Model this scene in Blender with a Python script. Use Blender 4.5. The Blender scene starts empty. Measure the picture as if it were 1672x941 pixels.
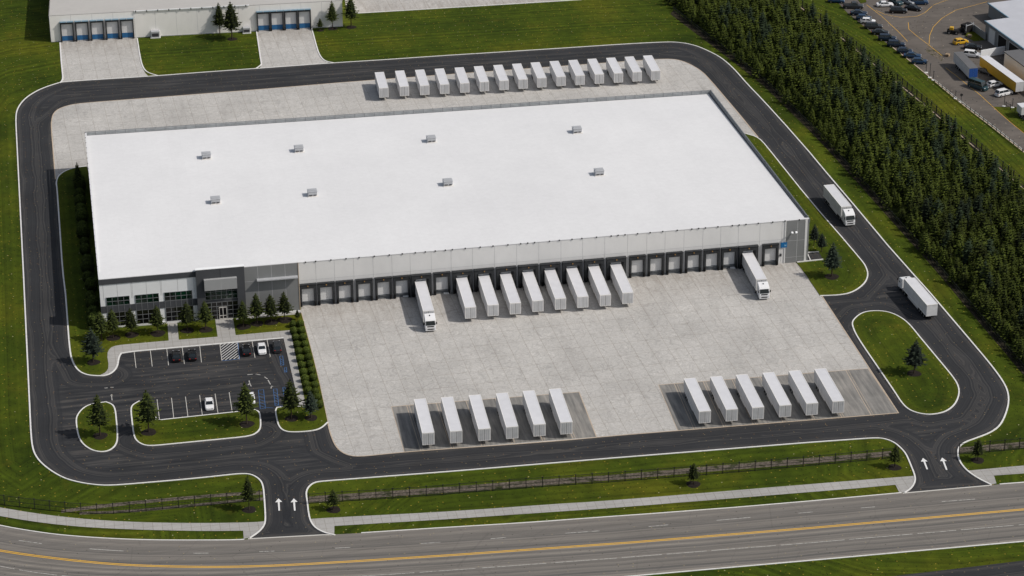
import bpy, bmesh, math, random
import numpy as np
from mathutils import Vector, Matrix, geometry
random.seed(7)
R = math.radians
scene = bpy.context.scene
col = scene.collection
# ------------------------------------------------------------------ camera
F_PX, PITCH, ROLL, YAW = 4193.8, 0.4481527, -0.006652, 0.1837347
CP = np.array([-4.277, -544.383, 266.999])
fw = np.array([math.sin(YAW)*math.cos(PITCH), math.cos(YAW)*math.cos(PITCH), -math.sin(PITCH)])
r0 = np.array([math.cos(YAW), -math.sin(YAW), 0.0]); u0 = np.cross(r0, fw)
rt = r0*math.cos(ROLL)+u0*math.sin(ROLL); up = -r0*math.sin(ROLL)+u0*math.cos(ROLL)
def ray(px, py): return fw*F_PX + rt*(px-836) - up*(py-470.5)
def G(px, py, h=0.0):
    """survey helper: a point seen in the photograph, as a place on the level z=h"""
    d = ray(px, py); t = (h-CP[2])/d[2]; p = CP+d*t
    return Vector((float(p[0]), float(p[1]), h))
def GG(pts): return [G(*p) for p in pts]
cam_d = bpy.data.cameras.new('camera'); cam = bpy.data.objects.new('camera', cam_d); col.objects.link(cam)
m = Matrix(((rt[0], up[0], -fw[0]), (rt[1], up[1], -fw[1]), (rt[2], up[2], -fw[2]))).to_4x4()
cam.matrix_world = Matrix.Translation(Vector(CP)) @ m
cam_d.lens = 36*F_PX/1672; cam_d.sensor_width = 36; cam_d.clip_end = 6000; cam_d.clip_start = 1
scene.camera = cam
# ------------------------------------------------------------------ light
SUN_EL, SUN_AZ = R(44.5), R(-23)          # azimuth from +X, the sun stands to the right and a little in front
sd = Vector((math.cos(SUN_AZ)*math.cos(SUN_EL), math.sin(SUN_AZ)*math.cos(SUN_EL), math.sin(SUN_EL)))
w = bpy.data.worlds.new('World'); scene.world = w; w.use_nodes = True
nt = w.node_tree; bg = nt.nodes['Background']; sky = nt.nodes.new('ShaderNodeTexSky')
sky.sky_type = 'NISHITA'; sky.sun_disc = False; sky.sun_elevation = SUN_EL; sky.sun_rotation = math.pi/2-SUN_AZ
sky.air_density = 1.2; sky.dust_density = 2.5
hs = nt.nodes.new('ShaderNodeHueSaturation'); hs.inputs['Saturation'].default_value = .62; nt.links.new(sky.outputs[0], hs.inputs['Color']); nt.links.new(hs.outputs[0], bg.inputs[0]); bg.inputs[1].default_value = 0.088
ld = bpy.data.lights.new('sun', 'SUN'); ld.energy = 3.1; ld.angle = R(0.55); ld.color = (1, .95, .88)
lo = bpy.data.objects.new('sun', ld); col.objects.link(lo); lo.location = (0, 0, 300)
lo.rotation_euler = sd.to_track_quat('Z', 'Y').to_euler()
scene.view_settings.view_transform = 'Standard'; scene.view_settings.look = 'None'; scene.view_settings.exposure = 0
# ------------------------------------------------------------------ materials
class NT:
    def __init__(s, name):
        s.m = bpy.data.materials.new(name); s.m.use_nodes = True; s.t = s.m.node_tree
        s.b = s.t.nodes['Principled BSDF']; s.pos = s.n('ShaderNodeNewGeometry').outputs['Position']
    def n(s, t, **k):
        o = s.t.nodes.new(t)
        for a, b in k.items(): setattr(o, a, b)
        return o
    def l(s, a, b): s.t.links.new(a, b)
    def noise(s, scale, detail=4, rough=.55, vec=None, dist=0):
        n = s.n('ShaderNodeTexNoise'); n.inputs['Scale'].default_value = scale; n.inputs['Detail'].default_value = detail
        n.inputs['Roughness'].default_value = rough; n.inputs['Distortion'].default_value = dist
        s.l(vec if vec is not None else s.pos, n.inputs['Vector']); return n.outputs['Fac']
    def mapv(s, scale=(1, 1, 1), rot=(0, 0, 0), vec=None):
        n = s.n('ShaderNodeMapping'); n.inputs['Scale'].default_value = scale; n.inputs['Rotation'].default_value = rot
        s.l(vec if vec is not None else s.pos, n.inputs['Vector']); return n.outputs[0]
    def ramp(s, fac, stops):
        n = s.n('ShaderNodeValToRGB'); e = n.color_ramp.elements
        while len(e) < len(stops): e.new(.5)
        for q, (p, c) in zip(e, stops):
            q.position = p; q.color = (*c, 1) if isinstance(c, tuple) else (c, c, c, 1)
        s.l(fac, n.inputs[0]); return n.outputs[0]
    def mix(s, fac, a, b, mode='MIX'):
        n = s.n('ShaderNodeMix', data_type='RGBA', blend_type=mode); n.clamp_result = False
        for v, i in ((fac, 0), (a, 6), (b, 7)):
            if isinstance(v, (int, float)): n.inputs[i].default_value = v if i == 0 else (v, v, v, 1)
            elif isinstance(v, tuple): n.inputs[i].default_value = (*v, 1)
            else: s.l(v, n.inputs[i])
        return n.outputs[2]
    def math(s, op, a, b=0):
        n = s.n('ShaderNodeMath', operation=op)
        for i, v in ((0, a), (1, b)):
            if isinstance(v, (int, float)): n.inputs[i].default_value = v
            else: s.l(v, n.inputs[i])
        return n.outputs[0]
    def attr(s, name): return s.n('ShaderNodeAttribute', attribute_name=name).outputs['Fac']
    def specks(s, c, colour, scale, size, keep):
        """fallen leaves and litter: tiny marks, few and far between"""
        v = s.n('ShaderNodeTexVoronoi', voronoi_dimensions='2D'); v.inputs['Scale'].default_value = scale; s.l(s.pos, v.inputs['Vector'])
        near = s.math('LESS_THAN', v.outputs['Distance'], size*scale)
        sp = s.n('ShaderNodeSeparateColor'); s.l(v.outputs['Color'], sp.inputs[0])
        k = s.math('LESS_THAN', sp.outputs[0], keep)
        return s.mix(s.math('MULTIPLY', near, k), c, colour)
    def bump(s, h, strength, dist=.05):
        n = s.n('ShaderNodeBump'); n.inputs['Strength'].default_value = strength; n.inputs['Distance'].default_value = dist
        s.l(h, n.inputs['Height']); s.l(n.outputs[0], s.b.inputs['Normal'])
    def out(s, c, rough=.8, spec=.3, metal=0):
        if isinstance(c, tuple): s.b.inputs['Base Color'].default_value = (*c, 1)
        else: s.l(c, s.b.inputs['Base Color'])
        s.b.inputs['Roughness'].default_value = rough; s.b.inputs['Specular IOR Level'].default_value = spec
        s.b.inputs['Metallic'].default_value = metal; return s.m
def sc(c, k): return tuple(v*k for v in c)
def simple(name, c, rough=.6, spec=.4, metal=0, var=.12, scale=1.5, rnd=0):
    s = NT(name); f = s.noise(scale, 5, .6)
    c0 = s.ramp(f, [(.3, sc(c, 1-var)), (.7, sc(c, 1+var))])
    if rnd:
        oi = s.n('ShaderNodeObjectInfo').outputs['Random']
        c0 = s.mix(1, c0, s.ramp(oi, [(0, 1-rnd), (1, 1+rnd)]), 'MULTIPLY')
    return s.out(c0, rough, spec, metal)
M = {}
def build_mats():
    # lawn: mown turf, patchy, leaf litter; "d" is the distance to the nearest kerb so the mower lines follow it
    s = NT('turf'); d = s.attr('d')
    big = s.noise(.035, 5, .6); mid = s.noise(.35, 6, .65, dist=.4); fine = s.noise(5, 3, .7)
    c = s.ramp(big, [(.3, (.025, .043, .003)), (.5, (.050, .072, .0045)), (.7, (.088, .096, .0065))])
    c = s.mix(.7, c, s.ramp(mid, [(.3, .62), (.7, 1.3)]), 'MULTIPLY')
    nn = s.n('ShaderNodeTexNoise', noise_dimensions='1D'); nn.inputs['Scale'].default_value = .8; nn.inputs['Detail'].default_value = 3
    s.l(d, nn.inputs['W'])
    c = s.mix(.8, c, s.ramp(nn.outputs['Fac'], [(.32, .68), (.68, 1.3)]), 'MULTIPLY')
    c = s.mix(.6, c, s.ramp(fine, [(.25, .55), (.75, 1.4)]), 'MULTIPLY')
    ye = s.ramp(s.noise(.12, 4, .7), [(.58, 0.), (.75, .5)])
    c = s.mix(ye, c, (.10, .088, .009))
    c = s.mix(s.ramp(s.math('MULTIPLY', d, .35), [(0., .38), (1., 0.)]), c, (.085, .088, .008))
    c = s.specks(c, (.30, .22, .03), .42, .13, .55); c = s.specks(c, (.42, .38, .22), .23, .12, .35); c = s.specks(c, (.01, .015, .003), .9, .13, .3)
    s.bump(fine, .5, .15); M['turf'] = s.out(c, .95, .1)
    # black asphalt with tyre bands that follow the kerb line
    s = NT('asphalt'); d = s.attr('d')
    n1 = s.n('ShaderNodeTexNoise', noise_dimensions='1D'); n1.inputs['Scale'].default_value = .75; n1.inputs['Detail'].default_value = 4; n1.inputs['Roughness'].default_value = .7
    wob = s.noise(.05, 3); s.l(s.math('ADD', d, s.math('MULTIPLY', wob, 2.4)), n1.inputs['W'])
    lanes = s.noise(.75, 4, .65, s.mapv((.07, 1, 1), (0, 0, -.03)))
    far = s.ramp(s.math('MULTIPLY', d, .1), [(.54, 0.), (.74, 1.)])
    f = s.mix(far, n1.outputs['Fac'], lanes)
    c = s.ramp(f, [(.34, (.017, .0183, .0215)), (.5, (.0305, .0310, .0335)), (.64, (.064, .060, .057))])
    c = s.mix(.6, c, s.ramp(s.noise(.09, 5, .6), [(.3, .75), (.7, 1.3)]), 'MULTIPLY')
    c = s.mix(.35, c, s.ramp(s.noise(6, 3, .7), [(.3, .6), (.7, 1.45)]), 'MULTIPLY')
    # rusty stains and patches
    c = s.mix(s.ramp(s.noise(.16, 4, .7), [(.6, 0.), (.78, .45)]), c, (.046, .039, .031))
    c = s.specks(c, (.22, .17, .09), .42, .11, .40); c = s.specks(c, (.20, .11, .045), .55, .1, .25)
    M['asphalt'] = s.out(c, .86, .25)
    s = NT('road_asphalt'); d = s.attr('d')
    n1 = s.n('ShaderNodeTexNoise', noise_dimensions='1D'); n1.inputs['Scale'].default_value = .6; n1.inputs['Detail'].default_value = 4; n1.inputs['Roughness'].default_value = .65
    s.l(s.math('ADD', d, s.math('MULTIPLY', s.noise(.04, 2), 1.2)), n1.inputs['W'])
    c = s.ramp(n1.outputs['Fac'], [(.32, (.108, .103, .098)), (.5, (.168, .155, .141)), (.68, (.238, .216, .19))])
    st = s.noise(.5, 5, .65, s.mapv((.12, 1.6, 1), (0, 0, -.03)))
    c = s.mix(.55, c, s.ramp(st, [(.3, .72), (.7, 1.2)]), 'MULTIPLY')
    c = s.mix(.4, c, s.ramp(s.noise(5, 3, .7), [(.3, .7), (.7, 1.3)]), 'MULTIPLY')
    v = s.n('ShaderNodeTexVoronoi', feature='DISTANCE_TO_EDGE'); v.inputs['Scale'].default_value = .11
    wv = s.n('ShaderNodeMixRGB'); wv.inputs[0].default_value = .12; s.l(s.mapv((.8, .8, 0)), wv.inputs[1])
    nz = s.n('ShaderNodeTexNoise'); nz.inputs['Scale'].default_value = .3; s.l(s.pos, nz.inputs['Vector']); s.l(nz.outputs['Color'], wv.inputs[2])
    s.l(wv.outputs[0], v.inputs['Vector'])
    c = s.mix(s.ramp(v.outputs['Distance'], [(.0, .22), (.008, 0.)]), c, (.05, .047, .045))
    c = s.specks(c, (.33, .27, .16), .3, .11, .4); c = s.specks(c, (.04, .035, .03), .5, .11, .2)
    M['road'] = s.out(c, .9, .2)
    # concrete slabs: joints, swirled broom and tyre marks, stains near the docks
    def slab(name, tint, joint=3.9, stain=True, crack=1.0, rot=-.038):
        s = NT(name)
        pv = s.mapv((1, 1, 0), (0, 0, rot))
        b = s.n('ShaderNodeTexBrick'); b.offset = 0; b.inputs['Scale'].default_value = 1
        b.inputs['Brick Width'].default_value = joint; b.inputs['Row Height'].default_value = joint*1.55 if joint > 3 else joint; b.inputs['Mortar Size'].default_value = .075
        b.inputs['Mortar Smooth'].default_value = .6; b.inputs['Color1'].default_value = (.975, .975, .975, 1); b.inputs['Color2'].default_value = (1.02, 1.02, 1.02, 1)
        b.inputs['Mortar'].default_value = (.72, .69, .65, 1); s.l(pv, b.inputs['Vector'])
        c = s.ramp(s.noise(.06, 5, .6), [(.3, sc(tint, .88)), (.7, sc(tint, 1.1))])
        c = s.mix(1, c, b.outputs['Color'], 'MULTIPLY')
        sw = s.noise(.62, 3, .5, dist=2.8)
        lines = s.ramp(sw, [(.36, 1.0), (.40, .78), (.43, 1.08), (.47, .88), (.50, 1.14), (.54, .80), (.58, 1.16), (.63, 1.0)])
        c = s.mix(.7*crack, c, lines, 'MULTIPLY')
        v = s.n('ShaderNodeTexVoronoi', feature='DISTANCE_TO_EDGE'); v.inputs['Scale'].default_value = .44
        nz = s.n('ShaderNodeTexNoise'); nz.inputs['Scale'].default_value = .25; nz.inputs['Detail'].default_value = 2; s.l(s.pos, nz.inputs['Vector'])
        ad = s.n('ShaderNodeVectorMath', operation='MULTIPLY_ADD'); s.l(nz.outputs['Color'], ad.inputs[0]); ad.inputs[1].default_value = (5, 5, 0); s.l(s.mapv((1, 1, 0)), ad.inputs[2])
        s.l(ad.outputs[0], v.inputs['Vector'])
        c = s.mix(.46*crack, c, s.ramp(v.outputs['Distance'], [(.0, .66), (.03, .8), (.055, 1.10), (.10, 1.0)]), 'MULTIPLY')
        v2 = s.n('ShaderNodeTexVoronoi', feature='DISTANCE_TO_EDGE'); v2.inputs['Scale'].default_value = .30; v2.inputs['Randomness'].default_value = .8
        ad2 = s.n('ShaderNodeVectorMath', operation='MULTIPLY_ADD'); s.l(nz.outputs['Color'], ad2.inputs[0]); ad2.inputs[1].default_value = (-9, 8, 0); s.l(s.mapv((1, 1, 0), (0, 0, .8)), ad2.inputs[2]); s.l(ad2.outputs[0], v2.inputs['Vector'])
        c = s.mix(.5*crack, c, s.ramp(v2.outputs['Distance'], [(.0, 1.28), (.022, 1.0), (.03, .84), (.05, 1.0)]), 'MULTIPLY')
        c = s.mix(.75 if stain else .3, c, s.ramp(s.noise(1.7, 5, .75, dist=.8), [(.32, .80), (.5, 1.0), (.68, 1.12)]), 'MULTIPLY')
        if stain: c = s.mix(s.ramp(s.noise(.8, 5, .7), [(.52, 0.), (.68, .26)]), c, (.335, .295, .255))
        if stain:
            d = s.attr('d')
            f = s.math('MULTIPLY', s.ramp(s.math('DIVIDE', d, 16), [(0., 1.), (1., 0.)]), s.ramp(s.noise(.55, 5, .7, s.mapv((1.6, .25, 1), (0, 0, rot))), [(.38, .1), (.72, 1.)]))
            c = s.mix(s.math('MULTIPLY', f, .62), c, (.20, .165, .135))
            g = s.ramp(s.noise(.3, 5, .6, s.mapv((1.4, .16, 1), (0, 0, rot+.04))), [(.52, 0.), (.75, .28)])
            c = s.mix(g, c, (.23, .215, .20))
        return s.out(c, .9, .2)
    M['slab'] = slab('yard_concrete', (.475, .459, .437))
    M['pad'] = slab('walk_concrete', (.37, .36, .345), 1.9, False, .4, -.0)
    s = NT('stall_surface')
    st = s.noise(.9, 5, .6, s.mapv((1.5, .12, 1), (0, 0, -.06)))
    c = s.ramp(st, [(.3, (.14, .138, .132)), (.5, (.215, .207, .195)), (.72, (.30, .283, .26))])
    c = s.mix(.5, c, s.ramp(s.noise(.25, 4), [(.3, .75), (.7, 1.2)]), 'MULTIPLY')
    M['stall'] = s.out(c, .9, .2)
    s = NT('yard_asphalt')
    c = s.ramp(s.noise(.07, 6, .65, dist=.6), [(.3, (.09, .079, .071)), (.7, (.15, .131, .115))])
    c = s.mix(.5, c, s.ramp(s.noise(.5, 5, .6, s.mapv((.25, 1.2, 1), (0, 0, .9))), [(.3, .7), (.7, 1.2)]), 'MULTIPLY')
    c = s.specks(c, (.03, .03, .03), .4, .2, .3); c = s.specks(c, (.4, .34, .25), .3, .16, .25)
    M['nyard'] = s.out(c, .9, .2)
    s = NT('gravel'); c = s.ramp(s.noise(1.8, 6, .8), [(.3, (.035, .032, .02)), (.48, (.12, .10, .08)), (.7, (.26, .22, .185))])
    g = s.ramp(s.noise(.4, 4, .7), [(.5, 0.), (.62, .85)]); c = s.mix(g, c, (.022, .032, .006)); M['gravel'] = s.out(c, 1, .1)
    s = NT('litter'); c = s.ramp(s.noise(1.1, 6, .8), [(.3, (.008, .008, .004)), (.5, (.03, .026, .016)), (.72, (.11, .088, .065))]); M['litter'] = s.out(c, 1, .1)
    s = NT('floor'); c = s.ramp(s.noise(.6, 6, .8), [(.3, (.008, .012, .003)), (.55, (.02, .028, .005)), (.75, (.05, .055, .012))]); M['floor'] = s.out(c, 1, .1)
    s = NT('mulch'); c = s.ramp(s.noise(4, 5, .8), [(.3, (.008, .007, .006)), (.7, (.035, .028, .024))]); M['mulch'] = s.out(c, 1, .1)
    # kerb: pale stone with darker joints
    def kerb(name, c0):
        s = NT(name); c = s.ramp(s.noise(.9, 6, .75), [(.25, sc(c0, .62)), (.45, c0), (.75, sc(c0, 1.1))]); return s.out(c, .85, .25)
    M['kerb'] = kerb('kerb_stone', (.70, .69, .67)); M['edge'] = kerb('edge_strip', (.47, .38, .29))
    def worn(name, c0, under, lo=.34, hi=.42):
        s = NT(name); f = s.ramp(s.noise(1.6, 6, .8), [(lo, 0.), (hi, 1.)]); return s.out(s.mix(f, under, c0), .8, .25)
    M['white_line'] = worn('white_paint', (.50, .49, .46), (.16, .15, .14), .4, .5); M['yellow_line'] = worn('yellow_paint', (.78, .43, .03), (.5, .30, .06))
    M['stall_line'] = worn('stall_paint', (.55, .53, .49), (.1, .1, .1), .3, .4); M['blue_line'] = worn('blue_paint', (.06, .15, .34), (.04, .05, .07), .3, .45)
    M['arrow'] = worn('arrow_paint', (.72, .72, .71), (.2, .2, .2), .3, .4)
    # building
    s = NT('roof_membrane')
    c = s.ramp(s.noise(.045, 5, .6), [(.3, (.685, .685, .695)), (.7, (.74, .74, .748))])
    b = s.n('ShaderNodeTexBrick'); b.offset = 0; b.inputs['Brick Width'].default_value = 3.05; b.inputs['Row Height'].default_value = 30; b.inputs['Scale'].default_value = 1
    b.inputs['Mortar Size'].default_value = .05; b.inputs['Mortar Smooth'].default_value = 1; b.inputs['Color1'].default_value = (1, 1, 1, 1); b.inputs['Color2'].default_value = (.985, .985, .985, 1); b.inputs['Mortar'].default_value = (.95, .95, .955, 1)
    s.l(s.mapv((1, 1, 0)), b.inputs['Vector']); c = s.mix(1, c, b.outputs['Color'], 'MULTIPLY')
    c = s.mix(.5, c, s.ramp(s.noise(.8, 5, .7), [(.3, .92), (.7, 1.05)]), 'MULTIPLY')
    c = s.mix(s.ramp(s.noise(.12, 5, .7, s.mapv((1.3, .35, 1))), [(.6, 0.), (.85, .22)]), c, (.60, .59, .59))
    M['roof'] = s.out(c, .7, .3)
    def conc(name, c0, v=.07):
        s = NT(name); c = s.ramp(s.noise(.12, 4, .6), [(.3, sc(c0, 1-v)), (.7, sc(c0, 1+v))])
        c = s.mix(.6, c, s.ramp(s.noise(.5, 6, .7, s.mapv((1.2, 1.2, .5))), [(.3, .94), (.7, 1.04)]), 'MULTIPLY'); return s.out(c, .8, .25)
    M['wall'] = conc('wall_concrete', (.72, .715, .71), .03); M['wall_grey'] = conc('wall_grey', (.215, .22, .222)); M['wall_dark'] = conc('wall_charcoal', (.068, .071, .078))
    M['nwall'] = conc('neighbour_wall', (.86, .835, .80), .02); M['nroof'] = conc('neighbour_roof', (.455, .44, .42), .03)
    M['white_panel'] = conc('white_panel', (.82, .83, .84), .03); M['joint'] = simple('joint', (.45, .45, .455), .9, .1)
    M['canopy'] = conc('canopy_metal', (.33, .335, .34), .05); M['rail'] = simple('galvanised_rail', (.22, .235, .25), .5, .4, .3)
    M['rail_panel'] = simple('rail_panel', (.33, .345, .355), .6, .3, 0, .2, .6)
    s = NT('glass_green'); f = s.noise(.33, 2, .5, s.mapv((1, 1, 1.3)))
    c = s.ramp(f, [(.38, (.002, .003, .003)), (.5, (.003, .014, .008)), (.62, (.005, .032, .016))]); M['glass'] = s.out(c, .12, .5)
    s = NT('glass_dark'); c = s.ramp(s.noise(.5, 2, .5), [(.4, (.003, .003, .004)), (.7, (.012, .013, .014))]); M['glass_dark'] = s.out(c, .1, .5)
    M['mullion'] = simple('mullion', (.26, .27, .28), .45, .5, .3); M['door_frame'] = simple('door_frame', (.6, .58, .55), .4, .5)
    M['shelter'] = simple('dock_shelter', (.028, .030, .033), .75, .3, 0, .35); M['dock_door'] = simple('dock_door', (.64, .64, .64), .6, .3, 0, .05)
    M['dock_pit'] = simple('dock_pit', (.115, .125, .135), .7, .3, 0, .2); M['rubber'] = simple('rubber', (.014, .013, .013), .85, .2)
    M['amber'] = simple('amber_lamp', (.30, .16, .05), .4, .4); M['bumper_end'] = simple('bumper_end', (.4, .3, .2), .7, .3)
    M['dock_blue'] = simple('dock_blue', (.025, .13, .30), .6, .3, 0, .12); M['sign_blue'] = simple('sign_blue', (.01, .13, .33), .5, .3, 0, .05); M['sign_text'] = simple('sign_text', (.35, .6, .8), .5, .3, 0, .02)
    M['unit'] = simple('unit_metal', (.43, .44, .46), .5, .4, .1, .08); M['unit_dark'] = simple('unit_vent', (.05, .05, .055), .7, .2); M['unit_base'] = simple('unit_base', (.72, .7, .68), .7, .3, 0, .05)
    # vehicles
    M['trailer'] = simple('trailer_side', (.60, .60, .61), .45, .4, 0, .10, .7, .05); M['trailer_roof'] = simple('trailer_roof', (.64, .64, .665), .5, .4, 0, .05, .5, .03); M['trailer_rail'] = simple('trailer_rail', (.78, .76, .73), .4, .5, 0, .08)
    M['trailer_end'] = simple('trailer_end', (.58, .58, .585), .45, .4, 0, .09, .8, .05)
    M['steel_dark'] = simple('chassis', (.02, .02, .021), .7, .3, 0, .3); M['tyre'] = simple('tyre', (.012, .012, .012), .9, .15, 0, .2); M['rim'] = simple('rim', (.33, .33, .34), .35, .5, .6)
    M['cab'] = simple('cab_paint', (.76, .76, .77), .28, .5, 0, .04); M['win'] = simple('vehicle_glass', (.012, .017, .02), .08, .6, 0, .2); M['head'] = simple('headlight', (.65, .66, .68), .15, .6); M['tail'] = simple('taillight', (.30, .014, .01), .25, .5)
    for k, c in dict(black=(.006, .006, .007), white=(.74, .74, .745), navy=(.006, .016, .036), blue=(.010, .036, .085), silver=(.3, .32, .34), yellow=(.62, .36, .02), dark_grey=(.03, .032, .036), teal=(.02, .05, .06)).items():
        M['car_'+k] = simple('car_'+k, c, .25, .5, 0, .06)
    M['yellow_box'] = simple('yellow_box', (.52, .29, .01), .5, .4, 0, .1, .4); M['blue_end'] = simple('blue_end', (.02, .08, .30), .5, .4)
    M['grey_roof'] = simple('grey_roof', (.13, .13, .135), .85, .2, 0, .1, .2); M['pale_roof'] = simple('pale_roof', (.47, .48, .52), .7, .3, 0, .06, .2); M['blue_trim'] = simple('blue_trim', (.16, .26, .34), .5, .4)
    M['fence'] = simple('fence_black', (.010, .011, .011), .5, .4); M['pole'] = simple('pole_metal', (.05, .052, .055), .5, .4, .3); M['sheet'] = simple('white_sheet', (.7, .7, .7), .6, .3)
    # foliage
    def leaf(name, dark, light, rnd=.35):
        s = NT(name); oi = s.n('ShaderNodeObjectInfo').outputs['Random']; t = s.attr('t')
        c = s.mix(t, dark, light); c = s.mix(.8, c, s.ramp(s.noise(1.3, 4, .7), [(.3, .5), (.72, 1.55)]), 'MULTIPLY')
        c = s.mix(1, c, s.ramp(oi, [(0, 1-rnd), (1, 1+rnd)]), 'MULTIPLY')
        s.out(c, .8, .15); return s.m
    M['spruce'] = leaf('spruce_needles', (.008, .013, .003), (.058, .074, .014)); M['spruce_blue'] = leaf('blue_spruce_needles', (.007, .012, .009), (.042, .057, .036))
    M['wood_green'] = leaf('plantation_needles', (.008, .014, .003), (.076, .096, .012), .5); M['wood_blue'] = leaf('plantation_blue_needles', (.006, .012, .007), (.034, .050, .022), .4)
    M['box'] = leaf('shrub_leaves', (.010, .018, .003), (.10, .135, .02), .2); M['hedge'] = leaf('hedge_leaves', (.008, .014, .003), (.07, .095, .018), .3)
    M['bark'] = simple('bark', (.05, .038, .028), .95, .1, 0, .3, 4)
build_mats()
# ------------------------------------------------------------------ mesh helpers
class MB:
    def __init__(s): s.v = []; s.f = []; s.mi = []; s.att = []
    def add(s, vs, fs, mi=0):
        o = len(s.v); s.v += [tuple(v) for v in vs]; s.f += [tuple(i+o for i in f) for f in fs]; s.mi += [mi]*len(fs)
    def box(s, x0, x1, y0, y1, z0, z1, mi=0, bev=0, T=None):
        if bev:
            vs = []
            b = min(bev, (x1-x0)/3, (y1-y0)/3, (z1-z0)/3)
            for z, k in ((z0, b), (z0+b, 0), (z1-b, 0), (z1, b)):
                for (x, y) in ((x0+b, y0+k), (x1-b, y0+k), (x1-k, y0+b), (x1-k, y1-b), (x1-b, y1-k), (x0+b, y1-k), (x0+k, y1-b), (x0+k, y0+b)): vs.append((x, y, z))
            fs = [tuple(range(7, -1, -1)), tuple(range(24, 32))]
            for l in range(3):
                for i in range(8): j = (i+1) % 8; fs.append((l*8+i, l*8+j, l*8+8+j, l*8+8+i))
        else:
            vs = [(x0, y0, z0), (x1, y0, z0), (x1, y1, z0), (x0, y1, z0), (x0, y0, z1), (x1, y0, z1), (x1, y1, z1), (x0, y1, z1)]
            fs = [(3, 2, 1, 0), (4, 5, 6, 7), (0, 1, 5, 4), (1, 2, 6, 5), (2, 3, 7, 6), (3, 0, 4, 7)]
        if T: vs = [T @ Vector(v) for v in vs]
        s.add(vs, fs, mi)
    def cyl(s, c, r, h, axis='z', n=14, mi=0, r2=None):
        r2 = r if r2 is None else r2; vs = []
        for t, rr in ((0, r), (1, r2)):
            for i in range(n):
                a = 2*math.pi*i/n; p, q = math.cos(a)*rr, math.sin(a)*rr
                if axis == 'z': vs.append((c[0]+p, c[1]+q, c[2]+h*t))
                elif axis == 'x': vs.append((c[0]+h*t, c[1]+p, c[2]+q))
                else: vs.append((c[0]+p, c[1]+h*t, c[2]+q))
        fs = [tuple(range(n)), tuple(range(2*n-1, n-1, -1))]+[(i, n+i, n+(i+1) % n, (i+1) % n) for i in range(n)]
        s.add(vs, fs, mi)
    def bar(s, a, b, r, mi=0, h=None):
        a = Vector(a); b = Vector(b); d = (b-a); L = d.length
        if L < 1e-6: return
        q = d.to_track_quat('X', 'Z').to_matrix().to_4x4(); T = Matrix.Translation(a) @ q
        h = r if h is None else h
        s.box(0, L, -r, r, -h, h, mi, 0, T)
    def obj(s, name, mat, parent=None, smooth=False, loc=None):
        me = bpy.data.meshes.new(name); me.from_pydata(s.v, [], s.f)
        mats = mat if isinstance(mat, (list, tuple)) else [mat]
        for q in mats: me.materials.append(M[q])
        if any(s.mi): me.polygons.foreach_set('material_index', s.mi)
        if s.att:
            a = me.attributes.new('t', 'FLOAT', 'POINT'); a.data.foreach_set('value', s.att)
        me.validate()
        bm = bmesh.new(); bm.from_mesh(me)
        if not s.att: bmesh.ops.recalc_face_normals(bm, faces=bm.faces)
        bm.to_mesh(me); bm.free()
        if smooth: me.polygons.foreach_set('use_smooth', [True]*len(me.polygons))
        me.update(); o = bpy.data.objects.new(name, me); col.objects.link(o)
        if parent: o.parent = parent
        if loc is not None: o.location = loc
        return o
def empty(name, label, cat, loc=(0, 0, 0), rz=0, group=None):
    o = bpy.data.objects.new(name, None); col.objects.link(o); o.location = loc; o.rotation_euler = (0, 0, rz)
    o.empty_display_size = .5
    o['label'] = label; o['category'] = cat
    if group: o['group'] = group
    return o
def tag(o, label, cat, group=None):
    o['label'] = label; o['category'] = cat
    if group: o['group'] = group
    return o
def struct(o): o['kind'] = 'structure'; return o
def part_label(o, label): o['label'] = label; return o
def copy_tree(o, parent=None):
    c = o.copy(); col.objects.link(c)
    if parent: c.parent = parent
    for ch in list(o.children): copy_tree(ch, c)
    return c
def place(proto, first, loc, rz, label, group=None):
    o = proto if first else copy_tree(proto)
    o.location = loc; o.rotation_euler = (0, 0, rz); o['label'] = label
    if group: o['group'] = group
    return o
ORD = ['first', 'second', 'third', 'fourth', 'fifth', 'sixth', 'seventh', 'eighth', 'ninth', 'tenth', 'eleventh', 'twelfth', 'thirteenth', 'fourteenth', 'fifteenth', 'sixteenth', 'seventeenth', 'eighteenth', 'nineteenth', 'twentieth', 'twenty-first', 'twenty-second', 'twenty-third', 'twenty-fourth', 'twenty-fifth', 'twenty-sixth']
def smooth_line(pts, closed, it=2, sharp=48):
    pts = [Vector(p) for p in pts]
    for _ in range(it):
        n = len(pts); out = []
        for i in range(n):
            if not closed and i in (0, n-1): out.append(pts[i]); continue
            a, b, c = pts[i-1], pts[i], pts[(i+1) % n]
            ang = math.degrees((b-a).angle(c-b, 0)) if (b-a).length > 1e-5 and (c-b).length > 1e-5 else 0
            la, lb = (b-a).length, (c-b).length; k = min(la, lb)
            if ang > sharp or ang < 1.2: out.append(b)
            else:
                t = min(.25*la, .6*k+.0)/max(la, 1e-6); u = min(.25*lb, .6*k)/max(lb, 1e-6)
                out += [b+(a-b)*t, b+(c-b)*u]
        pts = out
    return pts
def dist_to(P, line, closed):
    L = np.array([(p[0], p[1]) for p in line]); A = L if closed else L[:-1]; B = np.roll(L, -1, 0) if closed else L[1:]
    best = np.full(len(P), 1e9)
    for a, b in zip(A, B):
        ab = b-a; l2 = ab@ab
        if l2 < 1e-9: continue
        t = np.clip(((P-a)@ab)/l2, 0, 1); q = a+t[:, None]*ab; best = np.minimum(best, np.hypot(*(P-q).T))
    return best
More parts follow.
